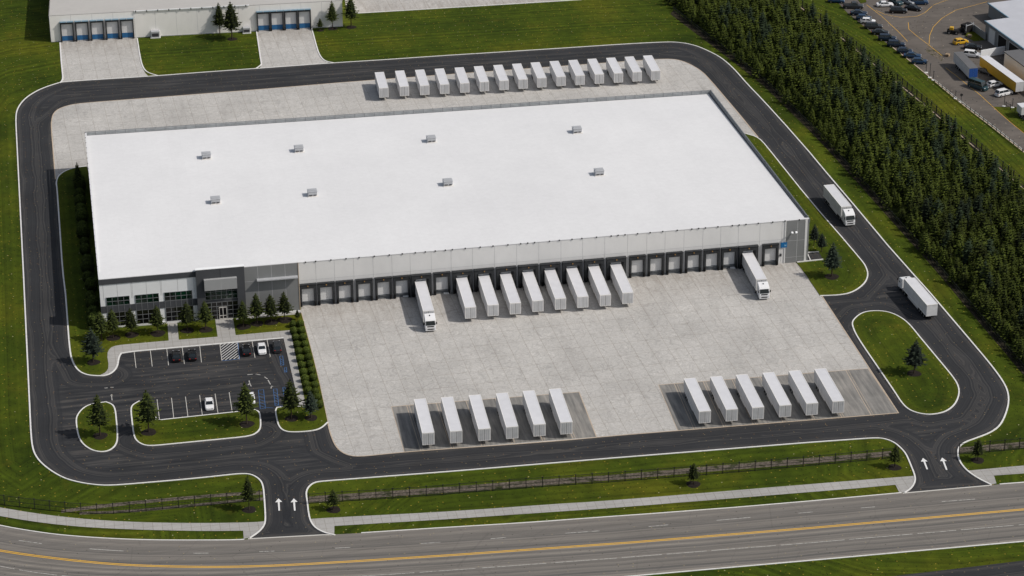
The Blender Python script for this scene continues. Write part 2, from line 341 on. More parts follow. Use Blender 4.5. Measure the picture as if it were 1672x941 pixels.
def sheet(name, loop, z, mat, step=1.6, dline=None, dclosed=True, extra=None):
    """a surface filled with an even grid of points; attribute d is the distance to its kerb line"""
    L = [Vector((p[0], p[1])) for p in loop]
    # drop doubles
    P = [p for i, p in enumerate(L) if (p-L[i-1]).length > .02]
    xs = [p.x for p in P]; ys = [p.y for p in P]; pts = list(P)
    nb = len(P); A = np.array([(p.x, p.y) for p in P])
    gx = np.arange(min(xs)+step*.5, max(xs), step); gy = np.arange(min(ys)+step*.5, max(ys), step)
    X, Y = np.meshgrid(gx, gy); Q = np.c_[X.ravel(), Y.ravel()]
    inside = np.zeros(len(Q), bool); j = nb-1
    for i in range(nb):
        xi, yi = A[i]; xj, yj = A[j]
        if yi != yj:
            c = ((yi > Q[:, 1]) != (yj > Q[:, 1])) & (Q[:, 0] < (xj-xi)*(Q[:, 1]-yi)/(yj-yi)+xi); inside ^= c
        j = i
    Q = Q[inside]; Q = Q[dist_to(Q, P, True) > step*.35]
    pts += [Vector((float(a), float(b))) for a, b in Q]
    ed = [(i, (i+1) % nb) for i in range(nb)]
    v, e, f, *_ = geometry.delaunay_2d_cdt(pts, ed, [], 1, 1e-4)
    me = bpy.data.meshes.new(name); me.from_pydata([(p.x, p.y, z) for p in v], [], [tuple(q) for q in f])
    me.materials.append(M[mat])
    V = np.array([(p.x, p.y) for p in v])
    d = dist_to(V, dline if dline is not None else P, dclosed if dline is not None else True)
    if extra:
        for e in extra: d = np.minimum(d, dist_to(V, e, False)+.35)
    a = me.attributes.new('d', 'FLOAT', 'POINT'); a.data.foreach_set('value', d.astype(np.float32))
    bm = bmesh.new(); bm.from_mesh(me)
    for q in bm.faces:
        if q.normal.z < 0: q.normal_flip()
    bm.to_mesh(me); bm.free()
    o = bpy.data.objects.new(name, me); col.objects.link(o); return struct(o)
def ribbon_mesh(mb, pts, wid, z0, z1, closed=False, off=0):
    n = len(pts); A = []; B = []
    for i in range(n):
        a = pts[i-1] if (closed or i) else pts[i]; c = pts[(i+1) % n] if (closed or i < n-1) else pts[i]; b = pts[i]
        d1 = Vector((b[0]-a[0], b[1]-a[1])); d2 = Vector((c[0]-b[0], c[1]-b[1]))
        if d1.length < 1e-6: d1 = d2
        if d2.length < 1e-6: d2 = d1
        d1.normalize(); d2.normalize(); t = (d1+d2); t = t.normalized() if t.length > 1e-4 else d1
        nn = Vector((-t.y, t.x)); k = 1/max(.6, nn.dot(Vector((-d1.y, d1.x))))
        A.append((b[0]+nn.x*(off+wid/2)*k, b[1]+nn.y*(off+wid/2)*k)); B.append((b[0]+nn.x*(off-wid/2)*k, b[1]+nn.y*(off-wid/2)*k))
    vs = []
    for p, q in zip(A, B): vs += [(*p, z0), (*p, z1), (*q, z1), (*q, z0)]
    fs = []
    rng = range(n if closed else n-1)
    flat = z1-z0 < .001
    for i in rng:
        j = (i+1) % n
        fs.append((i*4+1, j*4+1, j*4+2, i*4+2))
        if not flat: fs += [(i*4, j*4, j*4+1, i*4+1), (i*4+2, j*4+2, j*4+3, i*4+3)]
    if not closed and not flat: fs += [(0, 1, 2, 3), (n*4-4, n*4-3, n*4-2, n*4-1)]
    mb.add(vs, fs)
def ribbon(name, pts, wid, z0, z1, mat, closed=False, off=0):
    mb = MB(); ribbon_mesh(mb, pts, wid, z0, z1, closed, off); o = mb.obj(name, mat)
    bm = bmesh.new(); bm.from_mesh(o.data)
    if z1-z0 < .001:
        for q in bm.faces:
            if q.normal.z < 0: q.normal_flip()
    bm.to_mesh(o.data); bm.free(); return struct(o)
def resample(pts, step):
    out = [Vector(pts[0])]; acc = 0
    for a, b in zip(pts[:-1], pts[1:]):
        a = Vector(a); b = Vector(b); L = (b-a).length; t = step-acc
        while t <= L: out.append(a+(b-a)*(t/L)); t += step
        acc = (acc+L) % step if L+acc >= step else acc+L
    return out
# ------------------------------------------------------------------ ground and roads
def ground():
    mb = MB(); N = 30
    xs = [-2500, -900, -300]+list(np.linspace(-120, 420, 28))+[700, 1500, 3500]; ys = [-1500, -700, -300]+list(np.linspace(-220, 320, 28))+[600, 1500, 4500]
    n = len(xs)
    for y in ys:
        for x in xs: mb.v.append((float(x), float(y), 0))
    mb.f = [(j*n+i, j*n+i+1, (j+1)*n+i+1, (j+1)*n+i) for j in range(len(ys)-1) for i in range(n-1)]; mb.mi = [0]*len(mb.f)
    o = mb.obj('ground', 'turf'); struct(o)
    V = np.array([(v[0], v[1]) for v in mb.v]); a = o.data.attributes.new('d', 'FLOAT', 'POINT')
    a.data.foreach_set('value', (dist_to(V, RING, True)).astype(np.float32))
OUT_BACK = [(102, 134), (257, 124.3), (310, 120), (420, 112.2), (485, 107.5), (542, 103.3), (620, 98.5), (730, 91), (820, 85.4), (920, 79), (1010, 73), (1075, 69.4), (1106, 69), (1134, 74), (1157, 83.6), (1177.5, 94.4), (1198, 112), (1220, 137.5), (1244.8, 163), (1283, 205), (1322.6, 250), (1347.5, 280), (1396.4, 337.4), (1449.5, 401), (1492, 449), (1519.6, 479.7), (1584.4, 556), (1614.8, 592), (1634, 617), (1645, 636), (1648, 655.5), (1642.4, 677.6), (1632.6, 696.6), (1616, 707.7), (1593.8, 716), (1574, 723), (1565.5, 731), (1563.8, 742), (1567.4, 755), (1580, 770), (1599, 782.6), (1618.7, 792)]
OUT_MID = [(1477, 805), (1488, 798), (1494.5, 786.8), (1494, 777), (1488.4, 763), (1480, 742.4), (1471.7, 732.7), (1460.7, 723), (1444, 716.5), (1427, 715.5), (1322, 723), (1000, 748.6), (740, 770), (530.7, 786), (513.5, 787.8), (503.8, 795), (499.5, 804.6), (501.7, 819.7), (505, 847.7), (513.5, 861.7), (528.6, 870), (545.8, 874)]
OUT_LEFT = [(408, 879), (423, 869), (431.7, 858.4), (433.8, 847.7), (431.7, 813), (429.5, 791.7), (423, 782), (410, 774.8), (393, 773.6), (307, 783), (179, 793.5), (153.6, 792), (128, 788), (102.4, 780.7), (76.8, 765), (60, 748.7), (52.5, 730.7), (50.2, 700), (38, 440), (25.5, 191), (29, 176), (41, 160.7), (61, 148), (81.6, 140), (102, 134)]
sb, sm_, sl = [smooth_line(GG(q), False) for q in (OUT_BACK, OUT_MID, OUT_LEFT)]
RING = sb+sm_+sl
ground()
INNER_REF = GG([(84, 196), (101, 440), (115, 590), (300, 760), (1465, 673), (1417, 450), (1238, 224), (1121, 102), (1070, 97), (420, 146.6), (122, 169.6)])
EXTRA = [GG([(217, 574.5), (463, 552.5), (535, 690), (548, 730), (583, 746), (1467, 674)]), GG([(222, 719), (246.7, 728.8), (408, 713), (421, 706)]), GG([(1391, 531), (1405, 512), (1438, 508), (1485, 530), (1557, 617), (1566, 644), (1546, 672), (1510, 678), (1474, 661), (1399, 550), (1391, 531)]), GG([(1339, 483), (1390, 479), (1417, 447), (1404, 423), (1324, 330), (1240, 225), (1121, 102), (1070, 97), (420, 146.6), (122, 170), (84, 200), (93, 307), (102, 440), (113, 566), (141, 613), (172, 613)])]
sheet('service_road', RING, .010, 'asphalt', 1.5, None, True, EXTRA)
ribbon('kerb', sb[:], .33, 0, .13, 'kerb', False, -.03); ribbon('kerb', sm_, .31, 0, .13, 'kerb'); ribbon('kerb', sl, .31, 0, .13, 'kerb')
# main road
ROAD_TOP = [(-260, 800), (-120, 832), (0, 858.8), (51, 867.7), (102, 874.6), (179, 880), (256, 882.6), (384, 882.3), (408, 880.5), (528, 874), (589.7, 870.6), (709, 863), (859, 854), (1000, 843.7), (1067, 839), (1200, 829), (1322, 818.7), (1472, 805), (1619, 792), (1672, 788), (1900, 769), (2400, 727)]
ROAD_BOT = [(-260, 915), (-120, 945), (0, 968), (102, 982), (256, 990), (420, 988), (700, 968), (1000, 944), (1322, 915.7), (1672, 884.4), (1900, 864), (2400, 820)]
rt_, rb_ = smooth_line(GG(ROAD_TOP), False, 2), smooth_line(GG(ROAD_BOT), False, 2)
sheet('main_road', rt_+rb_[::-1], .006, 'road', 2.0, rt_, False)
ribbon('road_kerb', [p for p in rt_ if p.x < G(400, 881).x], .26, 0, .10, 'kerb', False, .0)
ribbon('road_kerb', [p for p in rt_ if G(546, 874).x < p.x < G(1475, 805).x], .24, 0, .10, 'kerb')
ribbon('road_kerb', [p for p in rt_ if p.x > G(1619, 792).x], .26, 0, .10, 'kerb')
ribbon('road_kerb', rb_, .28, 0, .10, 'kerb')
ribbon('gutter_line', GG([(405, 880), (528, 873.5), (548, 873.5)]), .36, .012, .0122, 'stall_line'); ribbon('gutter_line', GG([(1474, 805.5), (1619, 792.5)]), .36, .012, .0122, 'stall_line')
def off_line(dpx): return None
YEL = smooth_line(GG([(-260, 845), (-100, 880), (0, 900), (102, 913.8), (205, 923.4), (333, 926.4), (420, 925), (487.7, 922), (574, 917), (740, 906.5), (1031, 886), (1322, 862.5), (1672, 832), (2300, 777)]), False, 2)
ribbon('centre_line', YEL, .2, .011, .0112, 'yellow_line', False, .22); ribbon('centre_line', YEL, .2, .011, .0112, 'yellow_line', False, -.22)
DASH = smooth_line(GG([(0, 878.5), (54.5, 886), (125.5, 895), (192, 899.5), (260, 903), (345.7, 903.8), (468, 899.5), (591, 893), (723, 885.8), (878, 874), (1000, 865.6), (1180, 849), (1343, 834.7), (1501.7, 822), (1621, 813), (1672, 808.6)]), False, 1)
ds = resample(DASH, 1.0); mb = MB(); i = 4
while i < len(ds)-6:
    L = random.choice([4, 5, 6, 8]); ribbon_mesh(mb, ds[i:i+L], .16, .011, .0112); i += L+random.choice([9, 11, 13])
struct(mb.obj('lane_dashes', 'white_line'))
LOW = smooth_line(GG([(-200, 885), (0, 924.8), (41, 932.5), (107, 941.5), (200, 948), (330, 951), (450, 948), (608, 940), (740, 931), (1000, 912), (1322, 886.6), (1672, 856.6), (2300, 800)]), False, 1)
ds = resample(LOW, 1.0); mb = MB(); i = 0
while i < len(ds)-14:
    L = random.choice([9, 12, 14]); ribbon_mesh(mb, ds[i:i+L], .15, .011, .0112); i += L
struct(mb.obj('lane_line', 'white_line'))
sheet('farm_path', GG([(1300, 960), (1466, 940), (1560, 929), (1672, 915.5), (1800, 905), (1800, 990), (1300, 990)]), .006, 'asphalt', 3)
# pavement along the main road (laid 12 cm up on its own bed) and its verges
def raised(name, pts, mat, z=.125, step=2.0, closed_smooth=True, it=2, side=True, dl=None):
    L = smooth_line(GG(pts), True, it); o = sheet(name, L, z, mat, step, dl)
    return L
walkL_t = [(-200, 790), (0, 829.8), (102, 845), (205, 852.9), (333, 855), (420, 853), (433.5, 851.3)]
kL = [(433, 853), (431.2, 858.4), (422.5, 868.6), (408, 878.5), (398, 880.3), (397, 867)]
walkL_b = [(333, 867.8), (205, 865), (102, 858.8), (0, 844), (-200, 803)]
raised('pavement', walkL_t+kL+walkL_b, 'pad', .05)
kM = [(505.2, 847.9), (513.8, 861.7), (528.6, 870), (545.8, 873.6)]
raised('pavement', [(546, 859.3), (740, 847.7), (900, 836.6), (1000, 830), (1400, 797.7), (1462, 792), (1468.4, 804.8), (1477, 804.4), (1488, 797.6), (1494, 786.8), (1493.2, 777.5), (1322, 791), (1000, 817.7), (900, 823.8), (740, 835.4), (543.7, 845.5), (505.2, 848)]+kM[1:], 'pad', .05)
raised('pavement', [(1580.5, 769), (1672, 760.4), (1900, 742), (1900, 755), (1672, 773.5), (1623, 777), (1627, 789.8), (1618.7, 791.6), (1599, 782)], 'pad', .05)
# gravel swale behind the front fence
def band(name, top, bot, mat, z=.012): sheet(name, smooth_line(GG(top), False, 1)+smooth_line(GG(bot), False, 1)[::-1], z, mat, 2.0)
band('gravel_swale', [(503, 811), (560, 807), (620, 803), (745, 794), (900, 782), (1000, 776), (1157, 761.5), (1322, 748), (1400, 741.5), (1455, 736.5)], [(503, 821), (560, 817), (620, 812.5), (745, 804), (900, 792), (1000, 784.5), (1157, 770.5), (1322, 757.5), (1400, 750.5), (1455, 745)], 'gravel')
band('gravel_swale', [(100, 833), (153.6, 825), (256, 815), (350, 807), (397, 803.7), (429.5, 802.5)], [(100, 838), (153.6, 831), (256, 820), (350, 812), (397, 808.7), (429.5, 808)], 'gravel')
band('gravel_swale', [(130, 836), (200, 834), (307, 824), (397, 815), (430, 812.5)], [(130, 840.5), (200, 838.5), (307, 828.5), (397, 819.5), (430, 817.5)], 'gravel')
band('gravel_swale', [(1566, 731), (1620, 726), (1672, 721.6), (1900, 702)], [(1565, 740.5), (1620, 735.5), (1672, 731), (1900, 711)], 'gravel')
# yard and aprons
BASE_L, BASE_R = (490.5, 504), (1307, 429)
yard = smooth_line(GG([(480, 470), (1300, 400), (1307, 430), (1465, 672), (1467, 674.5), (1400, 680), (1106, 703.5), (1000, 712), (900, 721.5), (661.5, 738), (583.7, 746.5), (562.8, 742), (548, 730), (539, 707.7), (535, 690), (518, 609), (492, 512.6)]), True, 2)
WALLLINE = GG([(480, 505), (1310, 428)])
sheet('loading_yard', yard, .016, 'slab', 1.8, WALLLINE, False)
ribbon('yard_edge', smooth_line(GG([(492, 511), (518, 609), (535, 690), (539, 707.7), (548, 730), (562.8, 742), (583.7, 746.5), (661.5, 738), (900, 721.5), (1000, 712), (1106, 703.5), (1400, 680), (1467, 674.5), (1307, 430)]), False, 2), .24, 0, .04, 'edge')
# rear apron, lawns either side of the building
apron = smooth_line(GG([(90.5, 293), (84, 212), (84, 196), (88, 183.6), (99.5, 176), (122.4, 169.6), (420, 146.6), (596, 131.8), (1070, 97), (1101, 96.4), (1121, 102), (1144, 114.8), (1159, 130), (1206.5, 186), (1238, 224.4), (1218, 219), (1150, 250), (300, 330), (141.5, 320), (141.5, 272), (127.5, 273.5), (109.7, 277.8), (95.6, 286.7)]), True, 2)
sheet('rear_apron', apron, .016, 'slab', 2.0, GG([(120, 290), (1180, 240)]), False)
ribbon('yard_edge', smooth_line(GG([(90.5, 293), (84, 212), (84, 196), (88, 183.6), (99.5, 176), (122.4, 169.6), (420, 146.6), (596, 131.8), (1070, 97), (1101, 96.4), (1121, 102), (1144, 114.8), (1159, 130), (1206.5, 186), (1238, 224.4)]), False, 2), .26, 0, .04, 'edge')
def lawn(pts, kerb_pts=None, kz=.14, name='lawn', step=1.8, kw=.3, mat='turf', z=.11):
    L = smooth_line(GG(pts), True, 2); sheet(name, L, z, mat, step)
    if kerb_pts is None: ribbon('kerb', L, kw, 0, kz, 'kerb', True)
    elif kerb_pts: ribbon('kerb', smooth_line(GG(kerb_pts), False, 2), kw, 0, kz, 'kerb')
lawn([(150, 300), (141.5, 272), (127.5, 273.5), (109.7, 277.8), (95.6, 286.7), (91.5, 298), (93, 307), (98, 378.5), (102, 440), (107, 481), (113.4, 566.7), (117, 588.7), (127, 605.8), (141.5, 613), (158.7, 614.4), (173, 609), (178, 600), (174.6, 579), (179.5, 569), (190.5, 564.7), (275, 557), (355, 551), (474, 540), (492, 512), (492, 490), (300, 480)],
     [(141.5, 272), (127.5, 273.5), (109.7, 277.8), (95.6, 286.7), (91.5, 298), (93, 307), (98, 378.5), (102, 440), (107, 481), (113.4, 566.7), (117, 588.7), (127, 605.8), (141.5, 613), (158.7, 614.4), (172, 614), (183, 609.5), (191.7, 599.7), (194, 584), (197.8, 577.5), (217, 574.5), (327, 564.7), (463, 552.5)], kw=.34)
sheet('front_walk', smooth_line(GG([(163, 613.6), (173, 609), (178, 600), (174.6, 579), (179.5, 569), (190.5, 564.7), (275, 557), (355, 551), (474, 540), (498, 656), (498.5, 663.5), (489, 664), (463, 553.5), (387, 559.4), (327, 564.7), (217, 574.5), (197.8, 577.3), (194, 583), (191.7, 599.7), (183, 609), (172, 613.6)]), True, 1), .128, 'pad', 1.2)
sheet('front_walk', GG([(273.6, 528), (289.3, 527), (292, 555.8), (275.5, 557.2)]), .126, 'pad', 1.2); sheet('front_walk', GG([(351, 519), (380, 517), (384.8, 548.5), (355.5, 551.2)]), .126, 'pad', 1.2)
sheet('wall_plinth_strip', GG([(385, 516), (487, 504), (492, 510), (486, 514), (386, 523)]), .124, 'pad', 1.2)
lawn([(474, 540), (498, 656), (498.5, 664), (535, 690), (518, 609), (492, 512)], [], name='lawn')
lawn([(449.5, 671), (452.6, 666), (463, 665), (499, 663.5), (520, 640), (535, 690), (525, 699.6), (510, 704.5), (476, 706.6), (463, 704), (456, 697.5), (452.6, 688)], [(498, 664), (463, 665), (452.6, 666), (449.5, 671), (452.6, 688), (456, 697.5), (463, 704), (476, 706.6), (510, 704.5), (525, 699.6), (535, 690)], z=.112)
lawn([(256, 687), (388.5, 672.8), (415.4, 669.6), (424, 673), (426.4, 696.5), (421.5, 706), (408, 713), (246.7, 728.8), (233, 727), (222, 719.7), (218, 708.7), (213.7, 669.6), (216, 662), (227, 655.8), (242, 655)])
lawn([(150, 660), (173, 657), (184, 661), (188.5, 669.6), (192.4, 711), (190.5, 725.8), (180.7, 735.6), (166, 739), (149, 735.6), (134, 724.6), (127.4, 711), (124, 686.7), (127, 677), (136.7, 666)])
lawn([(1391, 531), (1393, 523), (1405, 512.4), (1418.7, 508.5), (1438, 508), (1454.6, 511), (1471, 518.7), (1485, 529.8), (1501.6, 550.5), (1556.8, 616.8), (1565, 630.6), (1566.5, 644.4), (1559.6, 661), (1545.8, 672), (1529, 676.7), (1510, 677.6), (1487.7, 672), (1474, 661), (1460, 639), (1399.3, 550.5)])
lawn([(1302, 428.8), (1339, 483.5), (1368.6, 482.6), (1390, 478.7), (1407, 468), (1415.4, 457.5), (1417.5, 446.9), (1413, 434), (1404.7, 423.5), (1375, 388.4), (1324, 330), (1260, 250), (1239.7, 225), (1218, 219), (1180, 240), (1270, 400)],
     [(1339, 483.5), (1368.6, 482.6), (1390, 478.7), (1407, 468), (1415.4, 457.5), (1417.5, 446.9), (1413, 434), (1404.7, 423.5), (1375, 388.4), (1324, 330), (1260, 250), (1239.7, 225), (1218, 219)])
# trailer stalls
PADS = [[(639, 664.3), (945.6, 640.4), (974, 713.6), (660, 738)], [(1075, 628.8), (1417.3, 602), (1467, 674.5), (1106.4, 702.9)]]
for q in PADS:
    L = GG(q); sheet('trailer_stalls', L, .020, 'stall', 2.5); ribbon('stall_edge', [L[0], L[1], L[2]], .2, .024, .0242, 'edge'); ribbon('stall_edge', [L[3], L[0]], .12, .024, .0242, 'edge')
mb = MB()
for (x0, y0), (x1, y1), n in [((664, 662.5), (687, 736), 7), ((1101, 627), (1133, 701), 9)]:
    a0, a1 = G(x0, y0, .024), G(x1, y1, .024); pad = PADS[0] if n == 7 else PADS[1]
    e0 = G(*pad[1], .024); d = (e0-G(*pad[0], .024)).normalized()
    for k in range(n):
        o = d*(6.55*k)
        if k and (a0+o).x > e0.x-2: continue
        ribbon_mesh(mb, [a0+o, a1+o], .13, .024, .0242); 
        ribbon_mesh(mb, [a0+o+d*.55, a1+o+d*.55], .08, .024, .0242)
struct(mb.obj('stall_lines', 'edge'))
# ---- parking bay paint
def paint(name, segs, wid, mat, z=.0205):
    mb = MB()
    for s in segs: ribbon_mesh(mb, GG(s), wid, z, z+.0002)
    return struct(mb.obj(name, mat))
def zz(x, y, x0=100, y0=540, k=4.0925): return (x0+x/k, y0+y/k)
paint('bay_lines', [[zz(*a), zz(*b)] for a, b in [((487, 140), (500, 250)), ((595, 130), (608, 240)), ((705, 120), (717, 232)), ((808, 110), (823, 223)), ((925, 100), (937, 213)), ((1060, 90), (1073, 200)), ((1177, 78), (1191, 192)), ((1275, 70), (1295, 182)), ((1375, 60), (1397, 175)), ((640, 460), (657, 597)), ((737, 450), (752, 587)), ((830, 442), (847, 577)), ((925, 432), (943, 567)), ((1028, 422), (1048, 557)), ((1122, 412), (1143, 547)), ((640, 599), (1300, 534))]], .13, 'stall_line')
h = []
for k in range(9):
    t = k/8; a = zz(1062+14*t*.9, 100+92*t); b = zz(1075+110*min(1, 1.0), 82+100*t-60*0)
for k in range(11):
    t = -0.55+k*.15
    pts = []
    for s_ in (0, 1):
        v = t+(.62*(1-s_)); pts.append((s_, v))
    (s0, v0), (s1, v1) = pts
    # clip v to 0..1
    def lerp(v): return s0+(s1-s0)*(v-v0)/(v1-v0)
    a, b = (s0, v0), (s1, v1)
    if a[1] > 1: a = (lerp(1), 1)
    if b[1] < 0: b = (lerp(0), 0)
    if a[1] <= 0 or b[1] >= 1 or a[0] >= b[0]: continue
    q = lambda u, v: zz(1060+115*u+14*v, 90-12*u+110*v-2*u*v)
    h.append([q(*a), q(*b)])
paint('hatching', h, .16, 'arrow')
paint('blue_bay_lines', [[zz(1075, 203), zz(1191, 190)], [zz(1180, 80), zz(1192, 190)]], .14, 'blue_line', .0225)
def z3(x, y): return (340+x/4.7045, 520+y/4.7045)
bl = []
for (x0, y0, x1, y1, sk, n) in [(385, 552, 425, 695, 15, 5), (500, 545, 528, 672, 14, 5), (549, 292, 572, 362, 9, 3), (573, 532, 590, 590, 6, 2), (584, 380, 600, 415, 4, 1)]:
    A, B, C_, D = (x0, y0), (x1, y0-3), (x1+sk, y1-3), (x0+sk, y1)
    bl += [[z3(*A), z3(*B), z3(*C_), z3(*D), z3(*A)]]
    for k in range(1, n+1):
        t = k/(n+1); bl.append([z3(x0+sk*t, y0+(y1-y0)*t), z3(x1+sk*t, y0+(y1-y0)*t+14)])
bl += [[z3(430, 685), z3(500, 688)], [z3(545, 672), z3(585, 678)]]
paint('accessible_bay_marks', bl, .10, 'blue_line')
paint('turn_marks', [[z3(300, 434), z3(343, 430)], [z3(365, 429), z3(402, 435)], [z3(432, 450), z3(455, 466)], [z3(459, 474), z3(478, 508)], [z3(482, 540), z3(486, 520), z3(498, 524)], [z3(314, 478), z3(318, 500), z3(330, 522)], [z3(318, 500), z3(306, 512)], [(170.5, 634), (176, 633.6)], [(180.5, 633), (185.5, 632.6)], [(182, 644), (183, 654)], [(180, 646), (184.5, 645.5)]], .2, 'white_line')
def arrow(tip, tail):
    t = G(*tip, .021); b = G(*tail, .021); d = (b-t); L = d.length; d.normalize(); n = Vector((-d.y, d.x, 0))
    k = min(1.5, L*.38)
    mb = MB(); P = [t, t+d*k+n*.72, t+d*k+n*.19, b+n*.16, b-n*.16, t+d*k-n*.19, t+d*k-n*.72]
    mb.add(P, [(0, 2, 5), (0, 1, 2), (0, 5, 6), (2, 3, 4, 5)]); o = mb.obj('direction_arrow', 'arrow'); struct(o)
    bm = bmesh.new(); bm.from_mesh(o.data)
    for q in bm.faces:
        if q.normal.z < 0: q.normal_flip()
    bm.to_mesh(o.data); bm.free()
for a, b in [((454.7, 814), (456, 834)), ((479.7, 814), (481.4, 834)), ((1507, 748), (1514, 766.5)), ((1538.3, 747.4), (1545.8, 767.4))]: arrow(a, b)
# ------------------------------------------------------------------ the warehouse
HFL, HFR, HBL, HBR = 11.3, 11.45, 11.8, 11.5
OO = 3.3      # the office front stands this far proud of the dock wall
cFL, cFR, cBL, cBR = G(161, 456.5, HFL), G(1321.8, 357, HFR), G(139, 216, HBL), G(1160.5, 147.5, HBR)
wd = Vector((cFR.x-cFL.x, cFR.y-cFL.y, 0)); WL = wd.length; wd.normalize(); wn = Vector((wd.y, -wd.x, 0))   # wn points out to the yard
WR = math.atan2(wd.y, wd.x)
root = empty('warehouse', 'long white-roofed distribution warehouse with dark office front and a row of loading docks', 'warehouse', (cFL.x, cFL.y, 0), WR)
def wpt(px, py, out=0.0):
    """place on the front wall: (distance along it, height)"""
    d = ray(px, py); n = np.array(wn); o = np.array([cFL.x, cFL.y, 0])+n*out
    t = ((o-CP)@n)/(d@n); p = CP+d*t-np.array([cFL.x, cFL.y, 0]); return float(p@np.array(wd)), float(p[2])
def hz(u): return HFL+(HFR-HFL)*u/WL
IW = Matrix.Translation(Vector((cFL.x, cFL.y, 0))) @ Matrix.Rotation(WR, 4, 'Z'); IWi = IW.inverted()
lb, lr, lrf = IWi @ cBL, IWi @ cBR, IWi @ cFR
uW = wpt(488, 450, OO)[0]; uG = wpt(1284, 361)[0]; uT0, uT1 = wpt(318.5, 436, OO)[0], wpt(397.5, 429, OO)[0]; uL, HO0 = wpt(161, 456.5, OO); HO1 = wpt(487, 428.3, OO)[1]
def ho(u): return HO0+(HO1-HO0)*(u-uL)/(uW-uL)
print('office heights', HO0, HO1, uL)
def wall_quad(name, a, b, mat, joints, base=0, thick=.3, hj=None, drop=0):
    """thin wall panel from plan point a to b (local), with raised joint lines kept inside the mesh"""
    pass
def prism(mb, u0, u1, o0, o1, z0a, z1a, z0b=None, z1b=None, mi=0):
    """block along the front wall; o is the distance proud of it (out = -y local)"""
    z0b = z0a if z0b is None else z0b; z1b = z1a if z1b is None else z1b
    vs = [(u0, -o0, z0a), (u1, -o0, z0b), (u1, -o1, z0b), (u0, -o1, z0a), (u0, -o0, z1a), (u1, -o0, z1b), (u1, -o1, z1b), (u0, -o1, z1a)]
    mb.add(vs, [(0, 1, 2, 3), (7, 6, 5, 4), (0, 4, 5, 1), (1, 5, 6, 2), (2, 6, 7, 3), (3, 7, 4, 0)], mi)
docks_px = [(489.8, 514.6), (518.9, 545.4), (549, 576), (581, 608), (612.4, 639.4), (642.5, 669), (672.3, 702.7), (707.4, 735.6), (739.2, 770.7), (773.9, 806.4), (810.2, 842.5), (846.3, 878.6), (882.4, 914.7), (918.4, 950.4), (953.4, 986.4), (989.5, 1023), (1027.4, 1054.6), (1058.6, 1084.7), (1088, 1115.5), (1119, 1146.4), (1149.7, 1175.7), (1178.4, 1204.4), (1207.5, 1237), (1245, 1272.4)]
def dock_u(i):
    a, b = docks_px[i]; f = lambda x: 492-(x-490)*.083+ -27
    y = 463-(0.5*(a+b)-500)*.0865
    u0, _ = wpt(a, y, .5); u1, _ = wpt(b, y, .5); return u0, u1
DU = [dock_u(i) for i in range(24)]
# dock wall
mb = MB(); prism(mb, uW, uG, -.4, 0, 0, hz(uW)-.12, 0, hz(uG)-.12)
for i in range(25):
    u = DU[0][0]-.35 if i == 0 else (DU[-1][1]+.7 if i == 24 else (DU[i-1][1]+DU[i][0])/2)
    prism(mb, u-.035, u+.035, 0, .012, 0, hz(u)-.14, mi=1)
prism(mb, uW, uG, 0, .015, 6.5, 6.55, 6.5, 6.55, 1)
mb.obj('front_wall', ['wall', 'joint'], root)
mb = MB(); prism(mb, uG, WL, -.4, .06, 0, hz(uG)-.12, 0, hz(WL)-.12)
um = (uG+WL)/2
prism(mb, um-.05, um+.05, .06, .07, 0, hz(um)-.14, mi=1); prism(mb, uG, WL-.5, .06, .072, 5.9, 5.96, mi=1); prism(mb, uG, WL-.6, .06, .072, 1.5, 1.56, mi=1)
prism(mb, uG-.25, uG, 0, .14, 0, hz(uG)-.13, mi=2); prism(mb, WL-1.0, WL-.45, .06, .10, 0, hz(WL)-.13, mi=2)
mb.obj('corner_wall', ['wall_grey', 'joint', 'wall'], root)
# side and rear walls
def side_wall(name, a, b, za, zb, mat, step=9.5, jm='joint', out=1):
    mb = MB(); a = Vector((a[0], a[1], 0)); b = Vector((b[0], b[1], 0)); d = (b-a); L = d.length; d.normalize(); n = Vector((d.y, -d.x, 0))
    def q(s, o, z): return a+d*s+n*o+Vector((0, 0, z))
    mb.add([q(0, 0, 0), q(L, 0, 0), q(L, 0, zb), q(0, 0, za), q(0, -.4, 0), q(L, -.4, 0), q(L, -.4, zb), q(0, -.4, za)], [(0, 1, 2, 3), (4, 7, 6, 5), (3, 2, 6, 7), (0, 3, 7, 4), (1, 5, 6, 2)])
    k = step
    while k < L-1:
        z = za+(zb-za)*k/L-.05; mb.add([q(k-.06, .012, 0), q(k+.06, .012, 0), q(k+.06, .012, z), q(k-.06, .012, z)], [(0, 1, 2, 3)], 1); k += step
    return mb.obj(name, [mat, jm], root)
side_wall('left_wall', lb, (0, 0), HBL-1.0, HFL-.12, 'wall_grey'); side_wall('right_wall', lrf, lr, HFR-1.0, HBR-1.0, 'wall_grey'); side_wall('rear_wall', lr, lb, HBR-1.05, HBL-1.05, 'wall')
